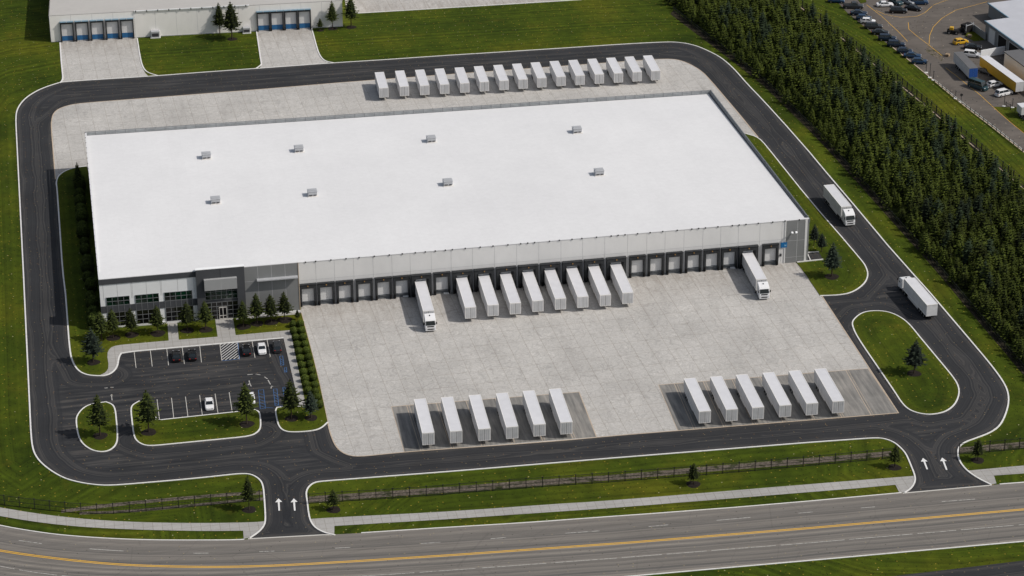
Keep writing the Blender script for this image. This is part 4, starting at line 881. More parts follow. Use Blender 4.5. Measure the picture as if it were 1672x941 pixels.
# ------------------------------------------------------------------ cars
def loft(mb, secs, mi=0, cap=True):
    n = len(secs[0]); o = len(mb.v)
    for s in secs: mb.v += [tuple(p) for p in s]
    for a in range(len(secs)-1):
        for i in range(n):
            j = (i+1) % n; mb.f.append((o+a*n+i, o+a*n+j, o+(a+1)*n+j, o+(a+1)*n+i)); mb.mi.append(mi)
    if cap:
        mb.f.append(tuple(o+i for i in range(n-1, -1, -1))); mb.mi.append(mi); k = o+(len(secs)-1)*n; mb.f.append(tuple(k+i for i in range(n))); mb.mi.append(mi)
def make_car(paint, kind='sedan'):
    """front at local -y, 4.6 m long"""
    r = empty('parked_car', '', 'car'); Lc = {'sedan': 4.7, 'suv': 4.8, 'hatch': 4.1, 'van': 5.6, 'pickup': 5.6}[kind]; w2 = .93 if kind != 'van' else 1.0
    top = {'sedan': 1.45, 'suv': 1.74, 'hatch': 1.5, 'van': 2.3, 'pickup': 1.8}[kind]; sh = {'sedan': .95, 'suv': 1.08, 'hatch': .98, 'van': 1.2, 'pickup': 1.1}[kind]
    mb = MB(); secs = []
    ys = [0, .08, .3, .9, 1.4, Lc*.5, Lc-1.2, Lc-.5, Lc-.12, Lc]
    hoodz = [sh-.33, sh-.2, sh-.12, sh-.05, sh, sh+.02, sh+.02, sh, sh-.06, sh-.22] if kind != 'hatch' else [sh-.3, sh-.18, sh-.1, sh-.03, sh, sh+.02, sh+.03, sh+.03, sh, sh-.2]
    ws = [w2-.24, w2-.12, w2-.04, w2, w2, w2, w2, w2-.03, w2-.1, w2-.2]
    for y, z, w_ in zip(ys, hoodz, ws):
        secs.append([(-w_, y, .34), (-w_-.0, y, z-.22), (-w_+.06, y, z-.06), (-w_+.22, y, z), (w_-.22, y, z), (w_-.06, y, z-.06), (w_, y, z-.22), (w_, y, .34), (w_-.15, y, .22), (-w_+.15, y, .22)])
    loft(mb, secs); body = mb.obj('body', paint, r)
    y0, y1, y2, y3 = {'sedan': (1.25, 2.05, 3.35, 4.1), 'suv': (1.2, 1.85, 4.3, 4.7), 'hatch': (1.0, 1.7, 3.4, 3.95), 'van': (.7, 1.3, 5.35, 5.5), 'pickup': (1.4, 2.0, 3.2, 3.45)}[kind]
    g = MB(); b = w2-.1; t = w2-.26
    loft(g, [[(-b, y0, sh-.02), (b, y0, sh-.02), (b, y3, sh-.02), (-b, y3, sh-.02)], [(-t, y1, top-.06), (t, y1, top-.06), (t, y2, top-.06), (-t, y2, top-.06)]])
    g.obj('windows', 'win', r)
    rf = MB(); loft(rf, [[(-t-.03, y1-.06, top-.075), (t+.03, y1-.06, top-.075), (t+.03, y2+.06, top-.075), (-t-.03, y2+.06, top-.075)], [(-t+.02, y1+.03, top), (t-.02, y1+.03, top), (t-.02, y2-.03, top), (-t+.02, y2-.03, top)]])
    for s in (-1, 1):      # pillars
        for (ya, yb) in ((y0, y1), (y3, y2), ((y0+y3)/2+.1, (y1+y2)/2+.1)):
            rf.bar((s*(b+.005), ya, sh-.02), (s*(t+.015), yb, top-.05), .04)
    rf.obj('roof', paint, r)
    if kind == 'pickup':
        bd = MB(); bd.box(-.75, .75, 3.6, Lc-.15, sh-.0, sh+.04); bd.obj('cargo_bed', 'steel_dark', r)
    for s in (-1, 1):
        for yy in (.85, Lc-.9): add_wheel(r, s*(w2-.09), yy, s, .34, .22)
        hl = MB(); hl.box(s*(w2-.34)-.18, s*(w2-.34)+.16, -.012, .22, sh-.36, sh-.2, 0, .03); hl.obj('headlight', 'head', r)
        tl = MB(); tl.box(s*(w2-.3)-.16, s*(w2-.3)+.15, Lc-.16, Lc+.015, sh-.3, sh-.12, 0, .03); tl.obj('taillight', 'tail', r)
    return r
CARS = {}
def put_car(px, py, ang, paint, kind, label, group=None, cat='car', name=None):
    """px,py: the car's middle (seen about 0.7 m up); ang: direction of travel, measured from -y"""
    key = (paint, kind); first = key not in CARS
    if first: CARS[key] = make_car('car_'+paint, kind)
    Lc = {'sedan': 4.7, 'suv': 4.8, 'hatch': 4.1, 'van': 5.6, 'pickup': 5.6}[kind]; c = G(px, py, .7); rz = R(ang); sc_ = 1.12 if py < 300 else 1.04
    off = Vector((-math.sin(rz), math.cos(rz), 0))*(Lc*sc_/2); z = .014
    o = place(CARS[key], first, (c.x-off.x, c.y-off.y, z), rz, label, group)
    if name: o.name = name
    o['category'] = cat; o.scale = (sc_, sc_, sc_); return o
gB, gW = 'cars in the office parking bays', 'cars in the office parking bays'
put_car(287.8, 580.8, 178, 'black', 'sedan', 'black car nosed toward the office, left of the two parked side by side', gB)
put_car(313.9, 579, 178, 'black', 'sedan', 'black car nosed toward the office, right of the two parked side by side', gB)
put_car(402.4, 571, 178, 'black', 'sedan', 'black car between the striped hatching and the white car', gB)
put_car(427.3, 568.6, -2, 'white', 'sedan', 'white car with dark windscreen between two black cars near the entrance', gB)
put_car(452.5, 566, 178, 'dark_grey', 'suv', 'large black car in the last bay beside the shrub walk', gB)
put_car(341.5, 658.8, -2, 'white', 'sedan', 'white car alone in the front row of bays along the lawn', gB)
put_car(409, 651, -2, 'white', 'hatch', 'white car half hidden behind the spruce at the blue accessible bay', gB)
# neighbour's cars along the road, noses to the right
gN = 'cars parked along the neighbouring road'
nb = [((1365.6, 0.5), 'blue', 'sedan', 'blue car at the far upper end of the roadside row'), ((1393, 10), 'dark_grey', 'pickup', 'big black pickup near the upper end of the roadside row'), ((1402, 21), 'navy', 'sedan', 'dark navy car just below the big black pickup'), ((1410, 29), 'blue', 'hatch', 'blue car tucked against the small white car in the roadside row'), ((1417, 34.5), 'white', 'hatch', 'small white car in the roadside row of dark cars'), ((1426, 43), 'dark_grey', 'suv', 'dark grey car just below the small white car in the roadside row'), ((1437, 52.5), 'black', 'sedan', 'low black car in the middle of the roadside row'), ((1448.5, 62.5), 'navy', 'suv', 'dark blue boxy car below the low black car in the roadside row'), ((1463, 72.5), 'navy', 'suv', 'navy car standing fourth from the near end of the roadside row'), ((1477, 83), 'navy', 'hatch', 'navy hatchback third from the near end of the roadside row'), ((1489.5, 90.5), 'blue', 'sedan', 'blue car second from the near end of the roadside row'), ((1501, 100), 'blue', 'hatch', 'bright blue hatchback at the near end of the roadside row')]
for (q, c, k, l) in nb: put_car(q[0], q[1], 74+random.uniform(-4, 4), c, k, l, gN)
gM = 'cars in the neighbouring car park'
put_car(1444.5, 7, 84, 'white', 'sedan', 'white car left of the dark cars on the curved parking island', gM); put_car(1463, 2.5, 20, 'teal', 'suv', 'dark teal car at the top edge behind the black car', gM)
put_car(1466.5, 17.5, 75, 'black', 'suv', 'black car lowest on the curved parking island', gM); put_car(1482, 2, 30, 'silver', 'suv', 'silver grey car at the top edge between dark cars', gM)
put_car(1491, 13, 55, 'black', 'sedan', 'black car right end of the curved parking island', gM); put_car(1501.5, 3.5, 80, 'blue', 'suv', 'blue car at the top edge, rightmost on the parking island', gM)
put_car(1568.5, 68, 100, 'yellow', 'hatch', 'yellow car in the open middle of the neighbouring yard', gM); put_car(1588, 76.5, 70, 'black', 'sedan', 'black car beside the yellow car in front of the repair bays', gM)
put_car(1587, 89, 60, 'white', 'suv', 'white car half behind the grey-roofed trailer', gM); put_car(1611, 117, 30, 'dark_grey', 'sedan', 'dark car between the grey-roofed trailer and the yellow trailer', gM)
put_car(1624, 137.5, 105, 'white', 'hatch', 'small white car beside the yellow trailer, left of its dark shadow', gM); put_car(1639, 152, 108, 'white', 'suv', 'white car with blue-shaded flank at the end of the yellow trailer', gM)
put_car(1597, 141, 30, 'teal', 'van', 'dark blue van parked below the grey-roofed trailer', None, 'van', 'parked_van')
# ------------------------------------------------------------------ neighbour on the right: yard, sheds, trailers
RL = [(1310, -60), (1364, 0), (1390, 28), (1456, 76.5), (1507, 117), (1524.5, 132.8), (1567.3, 168), (1616, 205), (1672, 249), (1800, 350)]
sheet('neighbour_yard', smooth_line(GG(RL), False, 1)+GG([(2100, 300), (2000, -60)]), .010, 'nyard', 4)
sheet('verge', smooth_line(GG([(1623, 175), (1672, 176), (1760, 178), (1760, 290), (1672, 217), (1650, 199)]), True, 1), .10, 'turf', 2.5)
sheet('verge', smooth_line(GG([(1573, 57), (1588, 49), (1612, 66), (1590, 68)]), True, 1), .10, 'turf', 2); sheet('verge', smooth_line(GG([(1398, -3), (1413, -2), (1415, 4), (1406, 6)]), True, 1), .10, 'turf', 2)
paint('yard_lines', [[(1415, 8), (1440, 27), (1470, 55), (1482, 68)], [(1430, 17), (1445, 24), (1470, 28.5), (1497, 27), (1510, 21), (1525, 8), (1550, -1)], [(1612, 3), (1590, 9), (1560, 17), (1538, 30), (1524, 44), (1518, 58), (1517, 72)], [(1483, 37), (1484, 48), (1497, 59), (1513, 71), (1538, 91)], [(1544, 111), (1560, 123), (1600, 155), (1625, 178), (1650, 200), (1700, 240)]], .12, 'yellow_line', .016)
paint('yard_wear_lines', [[(1500, 30), (1496, 45), (1500, 62)], [(1530, 2), (1512, 22), (1505, 45), (1512, 66)], [(1570, 30), (1545, 45), (1537, 65), (1541, 85)]], .08, 'gravel', .0165)
ribbon('road_kerb', smooth_line(GG([(1456, 76.5), (1507, 117), (1567.3, 168), (1616, 205), (1672, 249)]), False, 1), .3, 0, .1, 'edge')
sheet('paved_apron', GG([(1513, 71.5), (1540, 90), (1538, 101), (1512, 85)]), .014, 'gravel', 2)
def shed(name, label, roofpx, h, wallm, roofm, trim=None, bays=None):
    """low building from its roof outline"""
    P = [G(x, y, h) for x, y in roofpx]; c = sum(P, Vector())/len(P); r = empty(name, label, 'building', (c.x, c.y, 0)); L = [p-c for p in P]
    n = len(L); mb = MB()
    for i in range(n): a, b = L[i], L[(i+1) % n]; mb.add([(a.x, a.y, 0), (b.x, b.y, 0), (b.x, b.y, h-.3), (a.x, a.y, h-.3)], [(0, 1, 2, 3)])
    mb.obj('wall', wallm, r)
    mb = MB(); ov = [Vector((p.x, p.y, 0))*(1+.35/max(1, p.xy.length)) for p in L]
    vs = [(p.x, p.y, h-.3) for p in ov]+[(p.x, p.y, h) for p in ov]; mb.add(vs, [tuple(range(n, 2*n)), tuple(range(n-1, -1, -1))]+[(i, (i+1) % n, n+(i+1) % n, n+i) for i in range(n)], 0); mb.obj('roof', roofm, r)
    if trim:
        mb = MB()
        for i in trim: a, b = ov[i], ov[(i+1) % n]; mb.bar((a.x, a.y, h-.05), (b.x, b.y, h-.05), .16, 0, .17)
        mb.obj('fascia', 'blue_trim', r)
    for (i, s0, s1, z1, mt, nm) in bays or []:
        a, b = L[i], L[(i+1) % n]; d = (b-a); d.z = 0; nrm = Vector((d.y, -d.x, 0)).normalized()
        if nrm.dot(Vector((a.x+b.x, a.y+b.y, 0))) < 0: nrm = -nrm
        mb = MB(); p, q = a+d*s0+nrm*.03, a+d*s1+nrm*.03; mb.add([(p.x, p.y, .02), (q.x, q.y, .02), (q.x, q.y, z1), (p.x, p.y, z1)], [(0, 1, 2, 3)]); o = mb.obj(nm, mt, r)
        fr = MB()
        for e in (p, q): fr.box(e.x-.1, e.x+.1, e.y-.1, e.y+.1, 0, z1+.15)
        fr.bar((p.x, p.y, z1+.08), (q.x, q.y, z1+.08), .1); fr.obj('frame', 'unit', o)
    return r
shed('repair_shed', 'flat pale-roofed shed at the top right with blue-grey edge', [(1615, 5.5), (1660, 0), (1740, -8), (1760, 14), (1648, 28.7)], 4.2, 'wall_grey', 'pale_roof', [4], [(4, .12, .38, 2.8, 'glass_dark', 'door')])
shed('workshop', 'pale-roofed workshop with blue fascia and two dark open repair bays', [(1610, 34.4), (1760, 14.5), (1790, 60), (1673, 79.5)], 5.6, 'wall_grey', 'pale_roof', [3], [(3, .12, .38, 4.4, 'rubber', 'bay_door_or_opening'), (3, .44, .66, 4.4, 'rubber', 'bay_door_or_opening'), (3, .74, .9, 4.4, 'dock_door', 'bay_door_or_opening')])  # the two black bays are flat sheets, shade inside the openings painted on
shed('depot_shed', 'white-walled depot with dark flat roof behind the yellow trailer', [(1640.6, 84), (1674, 80.5), (1800, 66), (1860, 120), (1730, 150)], 5.2, 'white_panel', 'grey_roof', [], [(4, .3, .42, 3.4, 'glass_dark', 'bay_door_or_opening')])
def wall_thing(name, label, a, b, h, mat):
    mb = MB(); A = G(*a); B = G(*b); mb.bar(A+Vector((0, 0, h/2)), B+Vector((0, 0, h/2)), .12, 0, h/2); o = mb.obj(name, mat); return tag(o, label, 'wall')
wall_thing('yard_wall', 'low grey wall running from the gate posts to the workshop', (1584, 47), (1609, 66), 2.2, 'wall_grey')
wall_thing('depot_wall', 'white boundary wall between the yellow trailer and the workshop forecourt', (1601, 95), (1640, 88), 2.4, 'white_panel')
def side_trailer(name, label, cat, fl, fr, bl, br, side, roof, end, top=4.0):
    a = (G(*fl, top)+G(*fr, top))/2; b = (G(*bl, top)+G(*br, top))/2; d = b-a; L = d.length; d.normalize(); rz = math.atan2(-d.x, d.y)
    r = empty(name, label, cat, (a.x, a.y, 0), rz)
    mb = MB(); mb.box(-1.3, 1.3, .04, L, 1.1, top-.06); bx = mb.obj('box_body', side, r)
    q = MB(); q.box(-1.32, 1.32, 0, L+.02, top-.06, top); q.obj('roof_panel', roof, bx)
    q = MB(); q.box(-1.27, -.02, -.01, .04, 1.15, top-.1); q.box(.02, 1.27, -.01, .04, 1.15, top-.1); q.obj('end_panel', end, bx)
    q = MB(); q.box(-.6, .6, .3, L-.3, .75, 1.1); q.box(-1.1, 1.1, 2.2, 2.5, 0, 1.0); q.obj('chassis', 'steel_dark', r)
    for s in (-1, 1):
        for k in range(3): add_wheel(r, s*1.0, L-2-1.3*k, s, .5, .4)
    return r
side_trailer('parked_trailer', 'white-sided trailer with grey roof and blue end in the neighbouring yard', 'trailer', (1582, 112.3), (1598, 111), (1555, 85.5), (1574, 84), 'trailer', 'grey_roof', 'blue_end')
side_trailer('parked_trailer', 'long yellow-sided trailer with white roof beside the dark-roofed depot', 'trailer', (1659, 135.5), (1673, 133), (1599, 92), (1615, 90.5), 'yellow_box', 'trailer_roof', 'trailer_end')
side_trailer('parked_trailer', 'white box vehicle cut off by the right edge beside the small verge', 'trailer', (1668, 176), (1683, 174.5), (1660, 169), (1676, 167.5), 'trailer', 'trailer_roof', 'trailer_end', 3.4)
# dark container and loader in the yard
r = empty('storage_container', 'black open-fronted container standing by the yard gate', 'container', G(1578, 52), .5)
mb = MB(); mb.box(-1.6, 1.6, -1.1, 1.1, .05, 2.5, 0, .04); mb.obj('shell', 'rubber', r); mb = MB()
for s in (-1, 1): mb.box(s*1.6-.09, s*1.6+.09, -1.19, -1.0, 0, 3.0)
mb.box(-1.6, 1.6, -1.2, -1.05, 2.4, 2.6); mb.obj('frame', 'unit', r)
r = empty('yard_loader', 'small dark loader with yellow cab parts and raised arm in the yard', 'loader', G(1556, 55), R(65))
mb = MB(); mb.box(-.9, .9, -1.8, 1.8, .5, 1.2, 0, .12); mb.obj('body', 'rubber', r); mb = MB(); mb.box(-.6, .6, -.1, 1.1, 1.2, 2.1, 0, .1); mb.obj('cab', 'car_yellow', r)
mb = MB(); mb.bar((0, -1.6, 1.0), (0, -3.0, 2.3), .13); mb.bar((0, -3.0, 2.3), (0, -3.6, .7), .12); mb.obj('arm', 'steel_dark', r); mb = MB(); mb.box(-.9, .9, -4.1, -3.4, .2, .9, 0, .1); mb.obj('bucket', 'rubber', r)
for s in (-1, 1):
    for yy in (-1.1, 1.1): add_wheel(r, s*1.0, yy, s, .55, .4)
for x, y, l in ((1571, 47.5, 'stack of wooden pallets left of the black container in the yard'), (1583, 61, 'stack of wooden pallets beside the small lawn patch in the yard'), (1547, 92, 'stack of wooden pallets at the corner of the paved strip')):
    r = empty('pallet_stack', l, 'pallets', G(x, y), random.uniform(0, 3))
    for k in range(5):
        mb = MB(); z = .16*k
        for q in (-.5, 0, .5): mb.box(q-.06, q+.06, -.6, .6, z, z+.09)
        for q in range(6): mb.box(-.6, .6, -.6+q*.21, -.46+q*.21, z+.09, z+.12)
        mb.obj('pallet', 'bumper_end', r)
# gate post frame, poles, sign posts
def pole(px, py, h, label, disc=False, name='pole', cat='pole'):
    r = empty(name, label, cat, G(px, py)); mb = MB(); mb.cyl((0, 0, 0), .09, h, 'z', 8); mb.obj('post', 'pole', r)
    mb = MB(); mb.cyl((0, 0, 0), .55, .12, 'z', 12); mb.obj('footing', 'kerb', r)
    if disc: mb = MB(); mb.cyl((0, -.1, h-.1), .42, .06, 'y', 14); mb.obj('sign_face', 'steel_dark', r)
    else: mb = MB(); mb.box(-.16, .16, -.3, .16, h-.02, h+.14, 0, .03); mb.obj('cap', 'pole', r)
    return r
pole(1512, 119, 3.4, 'thin dark pole at the road edge, leftmost of the three by the pale footing'); pole(1518, 127, 4.2, 'thin dark pole at the road edge, middle of the three by the pale footing'); pole(1524, 131, 2.6, 'short dark pole at the road edge, rightmost of the three by the pale footing')
pole(1560, 161, 2.2, 'short rusty post on a pale footing at the road edge'); pole(1569, 167, 2.3, 'dark round-headed sign post at the road edge', True, 'sign_post', 'sign post'); pole(1639.5, 174, 3.6, 'dark pole standing at the corner of the small verge'); pole(1653, 176, 2.6, 'dark pole right of the small verge corner beside the chain fence')
# ------------------------------------------------------------------ fences
def fence(label, line, step, h, name='fence', z=0, pick=.28, rail=True, lean=False, pt=.022, dark='fence', posts_r=.085):
    P = resample(smooth_line(GG(line), False, 1), step); r = empty(name, label, 'fence', P[0]); b = P[0]
    proto = None
    for i, p in enumerate(P[:100]):
        if proto is None:
            mb = MB(); mb.box(-posts_r, posts_r, -posts_r, posts_r, 0, h+.12); mb.box(-posts_r*1.5, posts_r*1.5, -posts_r*1.5, posts_r*1.5, h+.12, h+.17); proto = mb.obj('post', dark, r)
        else: o = proto.copy(); col.objects.link(o); o.parent = r; o.location = p-b
    mb = MB()
    for i in range(len(P)-1):
        p, q = P[i]-b, P[i+1]-b
        for zz_ in (h-.02, h*.5, .12): mb.bar(p+Vector((0, 0, zz_)), q+Vector((0, 0, zz_)), .035)
    mb.obj('rail', dark, r)
    mb = MB()
    for i in range(len(P)-1):
        p, q = P[i]-b, P[i+1]-b; n = max(1, int((q-p).length/pick))
        for k in range(1, n):
            e = p.lerp(q, k/n); mb.add([e+Vector((-pt, 0, .1)), e+Vector((pt, 0, .1)), e+Vector((pt, 0, h)), e+Vector((-pt, 0, h))], [(0, 1, 2, 3)])
    mb.obj('mesh_panel', dark, r); return r
fence('black mesh fence along the front verge, left of the left driveway', [(-60, 811), (0, 824.5), (37, 829), (102, 836.5), (153.6, 840), (197, 838.5), (261, 832), (330, 826.5), (384, 821), (428, 817.5)], 3.3, 2.3)
fence('long black mesh fence along the front verge between the two driveways', [(504, 823), (521, 821.5), (663, 813), (785.6, 803), (913.5, 793.5), (1000, 787.5), (1193, 772.5), (1322, 761), (1419, 752), (1470, 746.5)], 3.45, 2.3)
fence('black mesh fence along the front verge, right of the right driveway', [(1566, 742.5), (1610.4, 739), (1659, 734.5), (1672, 733), (1800, 722)], 3.3, 2.6)
FB = [(1270, -18), (1295, 2.5), (1361.7, 51), (1430.5, 107), (1507, 168), (1571, 222), (1672, 307), (1720, 350)]
fence('black post fence between the spruce plantation and the neighbouring grass strip', FB, 3.2, 2.3, pick=.35, posts_r=.11)
ribbon('fence_footing', resample(smooth_line(GG(FB), False, 1), 2.0), .28, 0, .22, 'edge', False, -.5)
fence('dark post fence at the foot of the spruce plantation beside the loop road', [(1100, 20), (1243, 131), (1281, 168), (1337, 223), (1390, 281), (1447, 345), (1532, 440), (1596, 517), (1670, 604), (1710, 655)], 4.4, 1.5, pick=.5, posts_r=.08)
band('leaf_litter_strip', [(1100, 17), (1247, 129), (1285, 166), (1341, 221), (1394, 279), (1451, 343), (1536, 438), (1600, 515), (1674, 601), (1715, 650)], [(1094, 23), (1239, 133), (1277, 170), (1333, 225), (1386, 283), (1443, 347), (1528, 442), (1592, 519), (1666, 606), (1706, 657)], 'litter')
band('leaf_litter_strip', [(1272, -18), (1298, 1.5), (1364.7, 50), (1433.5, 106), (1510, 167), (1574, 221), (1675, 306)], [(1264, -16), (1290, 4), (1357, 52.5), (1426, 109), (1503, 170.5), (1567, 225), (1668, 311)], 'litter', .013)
def chain(label, line):
    P = resample(smooth_line(GG(line), False, 1), 2.6); r = empty('guard_chain', label, 'barrier', P[0]); b = P[0]
    for p in P: mb = MB(); mb.box(-.09, .09, -.09, .09, 0, .95); o = mb.obj('post', 'steel_dark', r); o.location = p-b
    mb = MB()
    for p, q in zip(P[:-1], P[1:]): mb.bar(p-b+Vector((0, 0, .6)), q-b+Vector((0, 0, .6)), .05, 0, .12)
    mb.obj('rail', 'trailer_rail', r)
chain('low black-post barrier with pale rail along the neighbouring road edge', [(1526, 134), (1567, 168), (1616, 205), (1672, 250)])
fence('short dark fence beside the small verge at the right edge', [(1642, 176), (1672, 193)], 2.2, 1.6, pick=.4, posts_r=.08)
# ------------------------------------------------------------------ neighbour warehouse at the top left
NH = 8.4
na = G(84, 69); nbp = G(560, 43.5); nd = (nbp-na).normalized(); nn_ = Vector((nd.y, -nd.x, 0)); NR = math.atan2(nd.y, nd.x); NLn = (nbp-na).length
nroot = empty('neighbour_warehouse', 'pale warehouse along the top edge with nine blue-based dock doors', 'warehouse', na, NR)
def npt(px, py, out=0.0):
    d = ray(px, py); n = np.array(nn_); o = np.array(na)+n*out; t = ((o-CP)@n)/(d@n); p = CP+d*t-np.array(na); return float(p@np.array(nd)), float(p[2])
mb = MB(); prism(mb, 0, NLn, -60, 0, 0, NH-.15); prism(mb, 0, NLn, .0, .06, 0, .18, mi=1)
for k in range(1, 14): u = NLn*k/14; prism(mb, u-.03, u+.03, 0, .008, 0, NH-.2, mi=1)
mb.obj('wall', ['nwall', 'joint'], nroot)
mb = MB(); prism(mb, -.15, NLn+.15, -60.1, .02, NH-.15, NH); mb.obj('roof', 'nroof', nroot)
mb = MB(); p0, p1 = npt(219, 23)[0], npt(407, 12)[0]; prism(mb, p0, p1, .02, .3, NH-.1, NH+.18)
u = p0+.5
while u < p1: prism(mb, u-.12, u+.12, .3, .42, NH-.3, NH+.25, mi=1); u += 3.3
mb.obj('gutter', ['white_panel', 'unit_dark'], nroot)
mb = MB(); prism(mb, -.1, 0, -60, 0, 0, NH); 
for k in range(12): mb.box(-.28, -.1, k*4.5+.2, k*4.5+.5, NH-.6, NH-.2, 1)
mb.obj('end_trim', ['joint', 'unit_dark'], nroot)
nds = [(385, 475), (482, 570), (578, 668), (675, 765), (770, 860)]; nd2 = [(78, 158), (165, 245), (255, 332), (342, 420)]
ND = [(a/3.921, b/3.921, 255-i*6, ) for i, (a, b) in enumerate(nds)]
pts = [(npt(a/3.921, 205/3.921-i*.9, .5)[0], npt(b/3.921, 205/3.921-i*.9, .5)[0]) for i, (a, b) in enumerate(nds)]+[(npt(400+a/3.921, 33-i*.8, .5)[0], npt(400+b/3.921, 33-i*.8, .5)[0]) for i, (a, b) in enumerate(nd2)]
wN = sum(b-a for a, b in pts)/9
def ndock():
    w2 = wN/2; H = 6.2; mb = MB(); prism(mb, -w2, -w2+.35, 0, .7, 0, H); prism(mb, w2-.35, w2, 0, .7, 0, H); prism(mb, -w2+.35, w2-.35, 0, .7, H-.55, H); f = mb.obj('dock_shelter', 'shelter', nroot)
    d = MB(); prism(d, -w2+.35, w2-.35, .01, .06, 1.75, H-.55); d.obj('door', 'dock_door', f)
    p = MB(); prism(p, -w2+.35, w2-.35, .01, .09, .25, 1.72); p.obj('lower_panel', 'dock_blue', f)
    t = MB(); prism(t, -w2-.05, w2+.05, .0, .85, H, H+.16); t.obj('header', 'blue_trim', f)
    for s in (-1, 1): b = MB(); b.box(s*(w2-.2)-.15, s*(w2-.2)+.15, -.9, -.7, .1, 1.0); b.obj('bumper', 'rubber', f)
    l = MB(); l.box(-.1, .1, -.95, -.85, H, H+.4); l.obj('lamp', 'unit', f)
    return f
nf = ndock()
for i, (a, b) in enumerate(pts): o = nf if i == 0 else copy_tree(nf, nroot); o.location = ((a+b)/2, -.01, 0)
sheet('neighbour_apron', smooth_line(GG([(97, 60), (98, 71), (100, 100), (103, 130), (101, 135), (118, 133.6), (242, 124.7), (236, 118), (232, 108), (224, 64), (224, 55)]), True, 1), .014, 'slab', 2, GG([(90, 69), (230, 63)]), False)
sheet('neighbour_apron', smooth_line(GG([(418, 40), (419, 52), (427, 105), (424, 112), (440, 111), (538, 103.6), (526, 97), (520, 88), (509, 47), (508, 38)]), True, 1), .014, 'slab', 2, GG([(418, 52), (509, 47)]), False)
sheet('neighbour_apron', GG([(566, 22), (590, 21.5), (820, 7.6), (960, -1), (1000, -20), (560, -25)]), .014, 'slab', 4)
for l in ([(98, 70), (100, 100), (103, 130), (98, 136)], [(224, 63), (229, 95), (233, 110), (240, 119), (258, 124.2)], [(419, 52), (426, 100), (427.5, 106), (418, 112.3)], [(509, 47), (519, 84), (524, 94), (531, 100.5), (545, 103.2)], [(566, 22.5), (590, 21.8), (820, 8), (950, 0)]): ribbon('kerb', smooth_line(GG(l), False, 2), .34, 0, .14, 'kerb')
def cabinet(px, py, label, s=1):
    r = empty('utility_cabinet', label, 'utility cabinet', G(px, py), NR, 'utility cabinets at the neighbouring wall'); mb = MB(); mb.box(-1.3*s, 1.3*s, -.8, .8, .12, 2.1*s, 0, .08); mb.obj('housing', 'unit', r)
    mb = MB(); mb.box(-1.0*s, 1.0*s, -.84, -.79, .5, 1.5*s); mb.obj('louvre', 'unit_dark', r); mb = MB(); mb.box(-1.5*s, 1.5*s, -1.0, 1.0, 0, .12); mb.obj('plinth', 'kerb', r)
cabinet(254, 61, 'grey utility cabinet on the grass against the pale wall, right of the five docks'); cabinet(403, 53.5, 'grey utility cabinet at the pale wall beside the two spruces', .85)
